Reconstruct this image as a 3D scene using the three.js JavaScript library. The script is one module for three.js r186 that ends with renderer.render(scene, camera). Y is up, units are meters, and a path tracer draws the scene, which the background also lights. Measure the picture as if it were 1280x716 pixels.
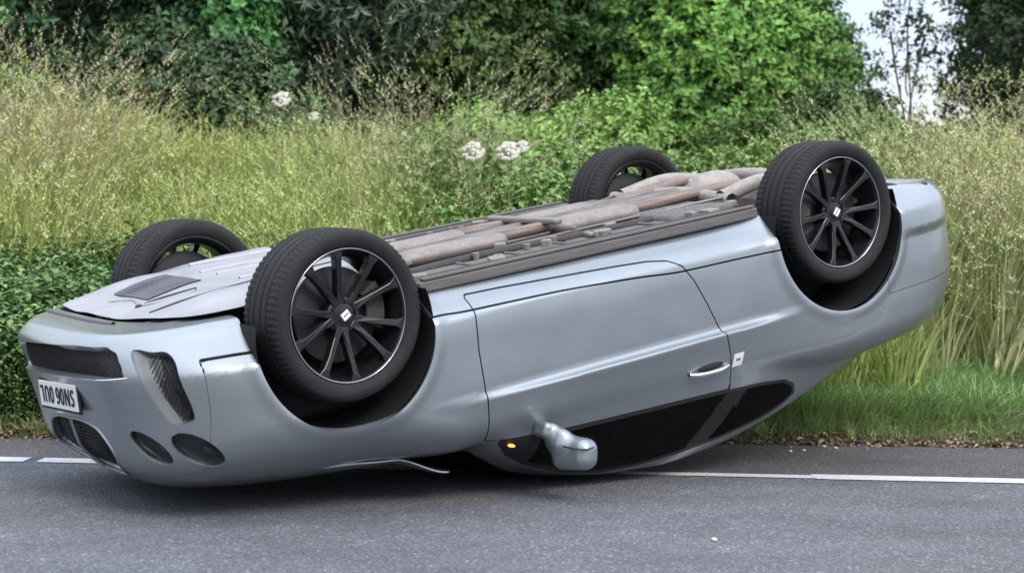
import * as THREE from 'three';
import { mergeGeometries } from 'three/addons/utils/BufferGeometryUtils.js';
import { RoundedBoxGeometry } from 'three/addons/geometries/RoundedBoxGeometry.js';
import { ImprovedNoise } from 'three/addons/math/ImprovedNoise.js';
import { FontLoader } from 'three/addons/loaders/FontLoader.js';
import { TextGeometry } from 'three/addons/geometries/TextGeometry.js';

// ---------------------------------------------------------------- camera, sky, sun, exposure
const scene = new THREE.Scene();
const camera = new THREE.PerspectiveCamera(20.49, 1280 / 716, 0.1, 900);
camera.position.set(0, 1.1247, 0);
camera.rotation.set(-0.0278, 0, 0.0172, 'XYZ');
camera.focus = 7.3; camera.userData.fStop = 2.6;
const renderer = new THREE.WebGLRenderer({ antialias: true });
renderer.toneMapping = THREE.LinearToneMapping;
renderer.toneMappingExposure = 1.5;
renderer.shadowMap.enabled = true;

const noise = new ImprovedNoise();
const rng = (s) => () => { s = (s + 0x6d2b79f5) | 0; let t = Math.imul(s ^ (s >>> 15), 1 | s); t = (t + Math.imul(t ^ (t >>> 7), 61 | t)) ^ t; return ((t ^ (t >>> 14)) >>> 0) / 4294967296; };
const fbm = (x, y, z, o = 4) => { let a = 0, k = 1, n = 0; for (let i = 0; i < o; i++) { a += k * noise.noise(x, y, z); n += k; k *= 0.5; x *= 2.03; y *= 2.03; z *= 2.03; } return a / n; };
const clamp = (v, a, b) => Math.min(b, Math.max(a, v));
const mix = (a, b, t) => a + (b - a) * t;
const sstep = (a, b, v) => { const t = clamp((v - a) / (b - a), 0, 1); return t * t * (3 - 2 * t); };

{ // a bright broken overcast sky
  const w = 512, h = 256, d = new Float32Array(w * h * 4);
  for (let j = 0; j < h; j++) for (let i = 0; i < w; i++) {
    const lat = ((j + 0.5) / h - 0.5) * Math.PI, lon = (i + 0.5) / w * 2 * Math.PI;
    const x = Math.cos(lat) * Math.cos(lon), y = Math.sin(lat), z = Math.cos(lat) * Math.sin(lon);
    const q = 1 / (0.25 + Math.max(0, y));
    const c = sstep(-0.22, 0.28, fbm(x * q * 1.5 + 3, y * 2, z * q * 1.5 + 8, 5));
    const up = Math.max(0, y);
    const b = 0.64 + 0.95 * up;
    const cl = [b * 0.97, b * 1.02, b * 1.12], bl = [0.50 * b, 0.66 * b, 0.95 * b];
    const k = mix(0.55, 1, c), o = (j * w + i) * 4;
    for (let n = 0; n < 3; n++) d[o + n] = mix(bl[n], cl[n], k);
    d[o + 3] = 1;
  }
  const t = new THREE.DataTexture(d, w, h, THREE.RGBAFormat, THREE.FloatType);
  t.mapping = THREE.EquirectangularReflectionMapping; t.magFilter = t.minFilter = THREE.LinearFilter; t.wrapS = THREE.RepeatWrapping; t.needsUpdate = true;
  scene.background = t; scene.environment = t;
}
const sun = new THREE.DirectionalLight(0xfff5e8, 1.5);
sun.position.set(9, 16, 6); sun.target.position.set(0, 0, -9);
sun.castShadow = true; sun.shadow.radius = 45; sun.shadow.mapSize.set(2048, 2048);
Object.assign(sun.shadow.camera, { left: -16, right: 16, top: 16, bottom: -16, near: 1, far: 60 });
scene.add(sun, sun.target);

// ---------------------------------------------------------------- naming helpers
const taken = new Map();
function numbered(n) { const k = taken.get(n) ?? 0; taken.set(n, k + 1); return k ? n + '_' + String(k).padStart(3, '0') : n; }
function tag(o, label, category, group, kind) { if (label) o.userData.label = label; if (category) o.userData.category = category; if (group) o.userData.group = group; if (kind) o.userData.kind = kind; return o; }
function mesh(name, geo, mat, parent) { const m = new THREE.Mesh(geo, mat); m.name = parent === scene || !parent ? numbered(name) : name; m.castShadow = m.receiveShadow = true; (parent || scene).add(m); return m; }
function thing(name, label, category, pos = [0, 0, 0], turn = 0, group) { const g = new THREE.Group(); g.name = numbered(name); g.position.set(...pos); g.rotation.y = turn; scene.add(g); return tag(g, label, category, group); }
// ---------------------------------------------------------------- procedural surface textures
const lin = (r, g, b) => new THREE.Color().setRGB(r, g, b);
function noiseTex(w, h, fn, srgb) { const d = new Uint8Array(w * h * 4); for (let j = 0; j < h; j++) for (let i = 0; i < w; i++) { const c = fn(i / w, j / h), o = (j * w + i) * 4; for (let k = 0; k < 3; k++) d[o + k] = clamp(Math.round(c[k] * 255), 0, 255); d[o + 3] = 255; } const t = new THREE.DataTexture(d, w, h); t.wrapS = t.wrapT = THREE.RepeatWrapping; t.magFilter = THREE.LinearFilter; t.minFilter = THREE.LinearMipmapLinearFilter; t.generateMipmaps = true; if (srgb) t.colorSpace = THREE.SRGBColorSpace; t.needsUpdate = true; return t; }
const loopNoise = (u, v, f, s, o = 4) => { const a = u * 2 * Math.PI, b = v * 2 * Math.PI, R = f / (2 * Math.PI); return fbm(Math.cos(a) * R + s, Math.sin(a) * R + Math.cos(b) * R, Math.sin(b) * R + s * 1.7, o); };
function stones(n, count, r0, r1, seed) {              // rounded chippings scattered on a tile that repeats: [tone, height]
  const R = rng(seed), tone = new Float32Array(n * n).fill(0), ht = new Float32Array(n * n).fill(0);
  for (let s = 0; s < count; s++) {
    const cx = R() * n, cy = R() * n, r = mix(r0, r1, R() ** 2), t = R(), e = 0.7 + 0.6 * R(), an = R() * 3.14, ca = Math.cos(an), sa = Math.sin(an), m = Math.ceil(r * 1.4);
    for (let j = -m; j <= m; j++) for (let i = -m; i <= m; i++) { const a = (i * ca + j * sa) / (r * e), b = (-i * sa + j * ca) / (r / e), q = a * a + b * b; if (q > 1) continue; const k = (((cy + j | 0) + n) % n) * n + (((cx + i | 0) + n) % n), h = Math.sqrt(1 - q) * (0.6 + 0.4 * t); if (h > ht[k]) { ht[k] = h; tone[k] = t; } }
  }
  return { tone, ht };
}
const TN = 1024, chip = stones(TN, 26000, 2.2, 5.2, 11);
const at2 = (a, u, v) => a[((v * TN) | 0) * TN + ((u * TN) | 0)];
const asphaltC = noiseTex(TN, TN, (u, v) => { const h = at2(chip.ht, u, v), t = at2(chip.tone, u, v), n = loopNoise(u, v, 5, 4, 3), k = (h > 0.05 ? 0.39 + 0.07 * t + (t > 0.96 ? 0.14 : 0) : 0.32) + 0.05 * n; return [k * 1.0, k * 1.01, k * 1.065]; }, true);
const asphaltB = noiseTex(TN, TN, (u, v) => { const h = at2(chip.ht, u, v); return [h, h, h]; });
const patchC = noiseTex(512, 512, (u, v) => { const k = 0.86 + 0.28 * loopNoise(u, v, 6, 2, 5), b = loopNoise(u, v, 3, 8, 3) * 0.05; return [k + b, k, k - b]; });
const matAsphalt = new THREE.MeshStandardMaterial({ vertexColors: true, map: asphaltC, bumpMap: asphaltB, bumpScale: 0.0035, roughness: 0.86 });
const matEdgeAsphalt = new THREE.MeshStandardMaterial({ map: asphaltC, bumpMap: asphaltB, bumpScale: 0.004, roughness: 0.9, color: lin(0.80, 0.74, 0.70) });

// ---------------------------------------------------------------- road, edge line, verge
const edgeZ = (x) => -8.95 - 0.072 * x + 0.10 * fbm(x * 0.9, 4, 1, 3) + 0.05 * fbm(x * 4, 7, 2, 2);
const lineZ = (x) => -7.785 + 0.030 * x;
const flatSheet = (x0, x1, nx, za, zb, nz, y, per) => { const p = [], u = [], ix = []; for (let i = 0; i <= nx; i++) for (let j = 0; j <= nz; j++) { const x = mix(x0, x1, i / nx), z = mix(za(x), zb(x), j / nz); p.push(x, typeof y === 'function' ? y(x, z) : y, z); u.push(x / per, z / per); } for (let i = 0; i < nx; i++) for (let j = 0; j < nz; j++) { const a = i * (nz + 1) + j, b = a + 1, c = a + nz + 1, d = c + 1; ix.push(a, b, d, a, d, c); } const g = new THREE.BufferGeometry(); g.setAttribute('position', new THREE.Float32BufferAttribute(p, 3)); g.setAttribute('uv', new THREE.Float32BufferAttribute(u, 2)); g.setIndex(ix); g.computeVertexNormals(); return g; };
const roadG = flatSheet(-1, 1, 220, () => 0, () => 1, 90, 0, 1); {
  const p = roadG.attributes.position, u = roadG.attributes.uv, c = new Float32Array(p.count * 3);
  for (let i = 0; i < p.count; i++) { const k = p.getX(i), x = 6 * k + 144 * k ** 7, t = p.getZ(i), z = mix(lineZ(x), 2.6, t ** 1.8); p.setXYZ(i, x, 0, z); u.setXY(i, x / 1.35, z / 1.35);
    const n = fbm(x * 0.45, z * 0.7, 3, 4), m = fbm(x * 1.8, z * 2.6, 9, 3), w = fbm(x * 0.25 + 5, z * 2.2, 1, 3), e = 1 + 0.22 * n + 0.14 * m + 0.10 * w, h = 0.06 * fbm(x * 0.35, z * 0.5, 17, 3); c.set([e * (1 + h), e, e * (1 - h)], i * 3); }
  roadG.setAttribute('color', new THREE.BufferAttribute(c, 3));
}
tag(mesh('road', roadG, matAsphalt), 'grey chipped asphalt road surface in front of the edge line', null, null, 'structure');
tag(mesh('road_margin', flatSheet(-60, 60, 900, (x) => edgeZ(x) - 0.25, lineZ, 3, 0.0, 1.35), matEdgeAsphalt), 'browner strip of asphalt between edge line and verge', null, null, 'structure');
{ // worn white edge line: islands of paint, the chippings showing between
  const R = rng(5), paint = new THREE.MeshStandardMaterial({ color: lin(0.66, 0.66, 0.68), roughness: 0.7, map: noiseTex(512, 128, (u, v) => { const h = loopNoise(u, v, 60, 3, 3), k = 0.93 + 0.22 * h - (h > 0.28 ? 0.35 : 0); return [k, k, k]; }), bumpMap: asphaltB, bumpScale: 0.002 });
  const g = []; let x = -40;
  while (x < 40) {
    let len = 0.5 + R() * 1.1; const gap = 0.002; if (x < -2.34 && x + len > -2.40) len = -2.40 - x; if (len < 0.05) { x = -2.335; continue; }
    const worn = x > 0.3 && x < 1.4 ? 0.035 : 0; const n = Math.ceil(len / 0.03), x0 = x;
    g.push(flatSheet(x0, x0 + len, n, (q) => lineZ(q) - 0.078 + worn + 0.010 * fbm(q * 9, 1, 3, 3), (q) => lineZ(q) + 0.078 - worn * 0.5 + 0.010 * fbm(q * 9, 5, 8, 3), 3, 0.004, 1));
    x += len + gap;
  }
  const n0 = g.map((q) => q.toNonIndexed());
  tag(mesh('road_marking', mergeGeometries(n0), paint), 'worn white painted edge line along the road', null, null, 'structure');
}
const bankY = (x, z) => { const d = edgeZ(x) - z; if (d < -0.3) return -0.06; const left = sstep(0.5, -1.5, x); return -0.03 + 0.075 * sstep(-0.22, 0.12, d) + (0.10 + 0.05 * left) * Math.max(0, d) + mix(0.21, 0.20, left) * Math.max(0, d - 0.9) * sstep(0.6, 2.2, d) - 0.24 * Math.max(0, d - 5.5) + 0.06 * fbm(x * 0.8, z * 0.8, 3, 4) * sstep(0, 1, d); };
{
  const soil = noiseTex(512, 512, (u, v) => { const n = loopNoise(u, v, 10, 6, 5), m = loopNoise(u, v, 60, 1, 3), g = sstep(-0.1, 0.25, n); const k = 0.9 + 0.5 * m; return [mix(0.33, 0.25, g) * k, mix(0.27, 0.29, g) * k, mix(0.21, 0.14, g) * k]; }, true);
  const p = [], u = [], ix = []; const xs = [], ds = [];
  for (let x = -60; x < -8; x += 2) xs.push(x); for (let x = -8; x <= 8; x += 0.1) xs.push(x); for (let x = 10; x <= 60; x += 2) xs.push(x);
  for (let d = -0.3; d < 1; d += 0.05) ds.push(d); for (let d = 1; d < 10; d += 0.25) ds.push(d); for (const d of [12, 16, 24, 40, 80, 160, 400]) ds.push(d);
  for (const x of xs) for (const d of ds) { const z = edgeZ(x) - d, X = d > 10 ? x * (1 + (d - 10) * 0.05) : x; p.push(X, d > 10 ? bankY(x, edgeZ(x) - 9.9) - 0.02 * Math.min(40, d - 10) : bankY(x, z), z); u.push(X / 1.7, z / 1.7); }
  for (let i = 0; i < xs.length - 1; i++) for (let j = 0; j < ds.length - 1; j++) { const a = i * ds.length + j, b = a + 1, c = a + ds.length, d = c + 1; ix.push(a, c, d, a, d, b); }
  const g = new THREE.BufferGeometry(); g.setAttribute('position', new THREE.Float32BufferAttribute(p, 3)); g.setAttribute('uv', new THREE.Float32BufferAttribute(u, 2)); g.setIndex(ix); g.computeVertexNormals();
  tag(mesh('ground', g, new THREE.MeshStandardMaterial({ map: soil, roughness: 0.95, bumpMap: soil, bumpScale: 0.02 })), 'earth bank rising from the road edge', null, null, 'structure');
  const back = flatSheet(-150, 150, 40, () => 2.5, () => 60, 20, (x, z) => 0.01 + 0.12 * sstep(2.5, 4, z), 1.7);
  tag(mesh('far_verge', back, new THREE.MeshStandardMaterial({ color: lin(0.07, 0.10, 0.035), roughness: 0.95 })), 'green verge on the near side of the road', null, null, 'structure');
}
// ---------------------------------------------------------------- plants: blades, leaves and twigs as real faces, scattered
class Faces {
  constructor() { this.p = []; this.n = []; this.c = []; }
  tri(a, b, c, col = 1) { const e = b.clone().sub(a), f = c.clone().sub(a), n = e.cross(f).normalize(); for (const q of [a, b, c]) { this.p.push(q.x, q.y, q.z); this.n.push(n.x, n.y, n.z); this.c.push(col, col, col); } }
  blade(base, dir, len, w, bend, R, seg = 3, col = 1) {  // a curved tapering blade
    const side = new THREE.Vector3(-dir.z, 0, dir.x).normalize(), prev = []; let pos = base.clone(), d = new THREE.Vector3(dir.x * 0.25, 1, dir.z * 0.25).normalize();
    for (let i = 0; i <= seg; i++) {
      const k = w * (1 - i / seg) ** 0.7, a = pos.clone().addScaledVector(side, k / 2), b = pos.clone().addScaledVector(side, -k / 2);
      if (i) { if (i < seg) { this.tri(prev[0], prev[1], b, col); this.tri(prev[0], b, a, col); } else this.tri(prev[0], prev[1], pos, col); }
      prev[0] = a; prev[1] = b; pos = pos.clone().addScaledVector(d, len / seg); d = d.clone().addScaledVector(new THREE.Vector3(dir.x, -0.25, dir.z), bend / seg).normalize();
    }
    return { tip: pos, d };
  }
  leaf(at, dir, up, len, w, fold = 0.25, col = 1) {      // a folded pointed leaf
    const s = new THREE.Vector3().crossVectors(dir, up).normalize(), n = new THREE.Vector3().crossVectors(s, dir).normalize();
    const tip = at.clone().addScaledVector(dir, len).addScaledVector(n, -len * 0.18), m = at.clone().addScaledVector(dir, len * 0.5), l = m.clone().addScaledVector(s, w / 2).addScaledVector(n, w * fold), r = m.clone().addScaledVector(s, -w / 2).addScaledVector(n, w * fold);
    this.tri(at, m, l, col); this.tri(l, m, tip, col); this.tri(at, r, m, col); this.tri(r, tip, m, col);
  }
  geo() { const g = new THREE.BufferGeometry(); g.setAttribute('position', new THREE.Float32BufferAttribute(this.p, 3)); g.setAttribute('normal', new THREE.Float32BufferAttribute(this.n, 3)); g.setAttribute('color', new THREE.Float32BufferAttribute(this.c, 3)); return g; }
}
const V3 = (x, y, z) => new THREE.Vector3(x, y, z);
function tuft(seed, n, h, w, spread, bend, seg = 3, heads = 0) {
  const R = rng(seed), f = new Faces();
  for (let i = 0; i < n; i++) {
    const a = R() * 6.283, r = Math.sqrt(R()) * spread, dir = V3(Math.cos(a + (R() - 0.5)), 0, Math.sin(a + (R() - 0.5))), len = h * (0.55 + 0.45 * R());
    const e = f.blade(V3(Math.cos(a) * r, 0, Math.sin(a) * r), dir, len, w * (0.7 + 0.6 * R()), bend * (0.3 + R()), R, seg, 0.75 + 0.4 * R());
    if (heads && R() < heads) { const L = 0.10 + 0.10 * R(); for (let k = 0; k < 12; k++) { const q = e.tip.clone().addScaledVector(e.d, L * (k / 12 - 0.15)), an = R() * 6.283, o = V3(Math.cos(an), 0.9, Math.sin(an)).normalize(); f.leaf(q, o, V3(R() - 0.5, R(), R() - 0.5), 0.03 * (1.2 - k / 14), 0.007, 0.1, 1.15); } }
  }
  return f.geo();
}
function herb(seed, h, n, leaf, spread) {                // upright leafy stems (nettle, bramble shoots)
  const R = rng(seed), f = new Faces();
  for (let s = 0; s < n; s++) {
    const a = R() * 6.283, lean = V3(Math.cos(a) * spread, 1, Math.sin(a) * spread).normalize(), L = h * (0.6 + 0.4 * R()), b = V3((R() - 0.5) * 0.12, 0, (R() - 0.5) * 0.12);
    f.blade(b, V3(lean.x, 0, lean.z), L, 0.008, 0.2, R, 2, 0.8);
    for (let y = 0.12; y < L; y += leaf * 0.75) for (let k = 0; k < 2; k++) { const an = y * 40 + k * 3.14 + R(), d = V3(Math.cos(an), 0.25 - 0.6 * R(), Math.sin(an)).normalize(); f.leaf(b.clone().addScaledVector(lean, y), d, V3(0, 1, 0), leaf * (0.7 + 0.6 * R()), leaf * 0.55, 0.2, 0.75 + 0.5 * R()); }
  }
  return f.geo();
}
function twig(seed, n, leaf, len, ratio = 0.5) {
  const R = rng(seed), f = new Faces();
  f.blade(V3(0, 0, 0), V3(0.2, 0, 0.1), len, 0.006, 0.1, R, 2, 0.5);
  for (let i = 0; i < n; i++) { const t = len * (0.1 + 0.95 * (i + 0.5) / n), an = i * 2.4 + R(), d = V3(Math.cos(an), 0.35 + 0.4 * R(), Math.sin(an)).normalize(); f.leaf(V3(0.02 * t, t, 0.01 * t), d, V3(R() - 0.5, 1, R() - 0.5), leaf * (0.7 + 0.6 * R()), leaf * ratio * (0.8 + 0.4 * R()), 0.22, 0.8 + 0.4 * R()); }
  return f.geo();
}
const leafMat = (r = 0.62, t = 0.3) => new THREE.MeshPhysicalMaterial({ color: 0xffffff, vertexColors: true, roughness: r, transmission: t, thickness: 0, side: THREE.DoubleSide });
const solid = (r) => new THREE.MeshStandardMaterial({ color: 0xffffff, vertexColors: true, roughness: r, side: THREE.DoubleSide });
const matLeaf = solid(0.6), matGloss = solid(0.42), matGrass = solid(0.75), matDry = solid(0.9), matFresh = leafMat(0.6, 0.35);
const D = new THREE.Object3D();
function scatter(name, geo, mat, places, parent = scene) {
  const im = new THREE.InstancedMesh(geo, mat, places.length); im.name = parent === scene ? numbered(name) : name; im.castShadow = im.receiveShadow = true;
  places.forEach((q, i) => { D.position.set(...q.p); if (q.q) D.quaternion.copy(q.q); else D.rotation.set(q.tx ?? 0, q.a ?? 0, q.tz ?? 0); D.scale.set(q.s * (q.w ?? 1), q.s, q.s * (q.w ?? 1)); D.updateMatrix(); im.setMatrixAt(i, D.matrix); im.setColorAt(i, q.c); });
  im.userData.kind = 'stuff'; parent.add(im); return im;
}
const tint = (R, a, b, v = 0.25) => { const t = R(), k = 1 - v + 2 * v * R(); return lin(mix(a[0], b[0], t) * k, mix(a[1], b[1], t) * k, mix(a[2], b[2], t) * k); };
// a field of plants: density falls where keep(x, d) says so; d is the distance into the verge
function field2(name, label, geos, mat, n, x0, x1, d0, d1, seed, size, col, keep = () => 1, cat) {
  const R = rng(seed), lists = geos.map(() => []);
  for (let i = 0; i < n; i++) {
    const d = mix(d0, d1, R()), x = mix(x0, x1, R()) * (1 + 0.05 * d), z = edgeZ(x) - d; if (R() > keep(x, d)) continue;
    lists[(R() * geos.length) | 0].push({ p: [x, bankY(x, z) - 0.02, z], a: R() * 6.283, tx: (R() - 0.5) * 0.3 + 0.5 * fbm(x * 1.1, z * 1.1, seed, 2), tz: (R() - 0.5) * 0.3 + 0.6 * fbm(x * 1.1, z * 1.1, seed + 9, 2), s: size(x, d, R), w: 0.9 + 0.3 * R(), c: col(x, d, R).multiplyScalar(1 + 0.55 * fbm(x * 2.3 + seed, z * 2.3, seed, 3)) });
  }
  geos.forEach((g, i) => { if (lists[i].length) tag(scatter(name, g, mat, lists[i]), label, cat ?? 'grass', null, 'stuff'); });
}
// image column at a depth -> x
const ux = (u, z) => (u - 640) / 1981 * -z;
const vy = (v, z, u = 640) => 1.1247 + (303 + (u - 640) * 0.0172 - v) / 1981 * -z;

// --- grasses of the bank
const C = { straw: [0.52, 0.49, 0.27], straw2: [0.42, 0.42, 0.22], yellow: [0.52, 0.56, 0.20], lime: [0.33, 0.45, 0.13], green: [0.11, 0.21, 0.06], deep: [0.07, 0.15, 0.045], tan: [0.44, 0.37, 0.26] };
const gTall = [tuft(1, 14, 1.0, 0.017, 0.12, 0.9, 4, 0.10), tuft(2, 14, 1.0, 0.015, 0.14, 1.2, 4, 0.14), tuft(3, 12, 1.0, 0.019, 0.10, 0.6, 4, 0.08)];
const gMid = [tuft(4, 22, 0.6, 0.009, 0.10, 1.2, 3, 0), tuft(5, 20, 0.6, 0.010, 0.12, 1.5, 3, 0)];
const gShort = [tuft(6, 26, 0.24, 0.0075, 0.08, 2.4, 4, 0), tuft(7, 24, 0.24, 0.009, 0.09, 2.0, 4, 0)];
const gHerb = [herb(8, 0.7, 5, 0.075, 0.35), herb(9, 0.7, 6, 0.065, 0.45), herb(10, 0.6, 5, 0.085, 0.3)];
const gNet = [herb(11, 0.7, 6, 0.055, 0.4), herb(12, 0.7, 6, 0.05, 0.45), herb(13, 0.7, 5, 0.06, 0.35)];
const gFine = [herb(14, 0.7, 7, 0.05, 0.3), herb(15, 0.7, 7, 0.042, 0.35)];
const hid = (x, d) => (x > -1.5 && x < 1.7 && d < 1.5 ? 0 : 1);
const leftMix = (x) => sstep(0.2, -1.4, x);
field2('nettle_growth', 'dark green leafy nettles and brambles at the left road edge', gNet, matLeaf, 3000, -5.5, 0.2, 0.02, 1.7, 21, (x, d, R) => (0.55 + 0.5 * Math.min(1, d / 0.6)) * (0.8 + 0.4 * R()), (x, d, R) => tint(R, C.deep, [0.17, 0.29, 0.085], 0.3), (x, d) => leftMix(x - 0.3), 'nettles');
field2('nettle_growth', 'mid green leafy weeds behind the overturned car', gFine, matLeaf, 3600, -2.2, 3.4, 0.9, 3.4, 22, (x, d, R) => 0.75 * (0.7 + 0.5 * R()), (x, d, R) => tint(R, C.green, [0.17, 0.26, 0.07], 0.35), (x, d) => (x > 1.2 && d < 1.8 ? 0 : 0.75 * hid(x, d)), 'weeds');
field2('tall_grass', 'yellow green tall grass on the left of the bank', gTall, matGrass, 5600, -5.2, -0.4, 1.3, 4.6, 23, (x, d, R) => mix(0.72, 1.0, sstep(-2.7, -3.5, x)) * (0.75 + 0.45 * R()), (x, d, R) => tint(R, C.yellow, R() < 0.4 ? C.straw : C.lime, 0.15), (x, d) => leftMix(x + 0.2) * (0.4 + 0.6 * sstep(1.3, 2.0, d)));
field2('tall_grass', 'pale green and straw grass behind the middle of the car', gTall, matGrass, 4400, -1.6, 2.4, 0.7, 4.2, 24, (x, d, R) => 0.80 * (0.7 + 0.5 * R()), (x, d, R) => tint(R, C.lime, R() < 0.45 ? C.straw : C.yellow, 0.15), hid);
field2('tall_grass', 'dry straw coloured grass standing at the right', gTall, matDry, 3600, 2.0, 5.2, 1.15, 4.4, 25, (x, d, R) => (0.98 + 0.16 * sstep(2.6, 3.6, x)) * (0.72 + 0.45 * R()), (x, d, R) => tint(R, R() < 0.5 ? C.straw : C.straw2, R() < 0.4 ? C.straw2 : C.lime, 0.22), (x, d) => sstep(2.0, 2.7, x) * (0.1 + 0.9 * sstep(1.35, 1.9, d)));
field2('mixed_grass', 'mid height green grass filling the bank', gMid, matGrass, 5200, -5.2, 5.2, 0.3, 5, 26, (x, d, R) => 0.8 + 0.5 * R(), (x, d, R) => tint(R, C.lime, C.green, 0.3), (x, d) => (x > 0.5 && d < 1.6 ? 0 : hid(x, d) * 0.5 + 0.5 * sstep(0.5, 1.5, d)));
field2('short_grass', 'bright short green grass at the right verge edge', gShort, matFresh, 11000, 0.6, 5.4, 0.0, 2.0, 27, (x, d, R) => (0.45 + 0.65 * sstep(0, 0.5, d)) * (0.7 + 0.6 * R()), (x, d, R) => tint(R, [0.30, 0.50, 0.17], R() < 0.2 + 0.8 * sstep(0.7, 0.1, d) ? C.straw2 : [0.27, 0.41, 0.15], 0.25), (x, d) => 0.35 + 0.65 * sstep(0.05, 0.4, d));
field2('short_grass', 'thin grass along the left road edge', gShort, matGrass, 3000, -5.4, 0.8, 0.0, 0.7, 28, (x, d, R) => 0.6 * (0.6 + 0.8 * R()), (x, d, R) => tint(R, C.green, C.straw2, 0.3), (x, d) => 0.6);
{ // dead stems, leaf litter and grit along the kerbless edge
  const R = rng(31), f = new Faces(); f.leaf(V3(0, 0.004, 0), V3(1, 0.1, 0), V3(0, 1, 0), 0.045, 0.022, 0.3, 1); const L = []; for (let i = 0; i < 2600; i++) { const x = mix(-5, 5, R()), d = -0.12 + 0.5 * R() * R(), z = edgeZ(x) - d; L.push({ p: [x, Math.max(0.003, bankY(x, z) + 0.003), z], a: R() * 6.28, tx: (R() - 0.5) * 0.6, tz: (R() - 0.5) * 0.6, s: 0.5 + R(), c: tint(R, [0.16, 0.10, 0.06], [0.36, 0.28, 0.18], 0.3) }); }
  tag(scatter('leaf_litter', f.geo(), matDry, L), 'brown dead leaves along the road edge', 'leaf litter', null, 'stuff');
  const st = new THREE.IcosahedronGeometry(0.012, 1); { const p = st.attributes.position; for (let i = 0; i < p.count; i++) { const k = 1 + 0.35 * noise.noise(p.getX(i) * 120, p.getY(i) * 120, p.getZ(i) * 120); p.setXYZ(i, p.getX(i) * k, p.getY(i) * k * 0.6, p.getZ(i) * k); } st.computeVertexNormals(); }
  const G = []; for (let i = 0; i < 700; i++) { const x = mix(-5, 5, R()), z = edgeZ(x) + 0.25 - 0.5 * R(); G.push({ p: [x, Math.max(0.004, bankY(x, z)), z], a: R() * 6, s: 0.3 + 0.9 * R() * R(), c: tint(R, [0.22, 0.19, 0.16], [0.42, 0.40, 0.37], 0.2) }); }
  for (const [u, v] of [[900, 678], [1050, 562], [1010, 565], [993, 566], [1035, 560]]) { const d = (1.1247 * 1981) / (v - (303 + (u - 640) * 0.0172)); G.push({ p: [ux(u, -d), 0.006, -d], a: 1, s: 1.0, c: lin(0.6, 0.58, 0.55) }); }
  tag(scatter('grit', st, new THREE.MeshStandardMaterial({ roughness: 0.9 }), G), 'grit and small stones by the road edge', 'grit', null, 'stuff');
}

// --- trees and bushes: trunk, limbs, and a crown of leafy twigs round several lobes
const twigs = { broad: [twig(41, 8, 0.10, 0.26, 0.55), twig(42, 7, 0.11, 0.24, 0.55)], small: [twig(43, 10, 0.065, 0.24, 0.55), twig(44, 9, 0.07, 0.22, 0.6)], narrow: [twig(45, 9, 0.11, 0.28, 0.26), twig(46, 8, 0.12, 0.26, 0.28)], ivy: [twig(47, 8, 0.08, 0.18, 0.95), twig(48, 9, 0.075, 0.2, 0.9)] };
const bark = new THREE.MeshStandardMaterial({ color: lin(0.16, 0.13, 0.10), roughness: 0.95, map: noiseTex(128, 256, (u, v) => { const k = 0.7 + 0.6 * loopNoise(u, v, 12, 4, 4); return [k, k, k * 0.95]; }) });
function limb(pts, r0, r1, seg = 10, rad = 8) { const c = new THREE.CatmullRomCurve3(pts.map((p) => V3(...p))), g = new THREE.TubeGeometry(c, seg, 1, rad), p = g.attributes.position; for (let i = 0; i <= seg; i++) { const o = c.getPointAt(i / seg), r = mix(r0, r1, i / seg); for (let j = 0; j <= rad; j++) { const k = i * (rad + 1) + j; p.setXYZ(k, o.x + (p.getX(k) - o.x) * r, o.y + (p.getY(k) - o.y) * r, o.z + (p.getZ(k) - o.z) * r); } } g.computeVertexNormals(); return g; }
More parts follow.
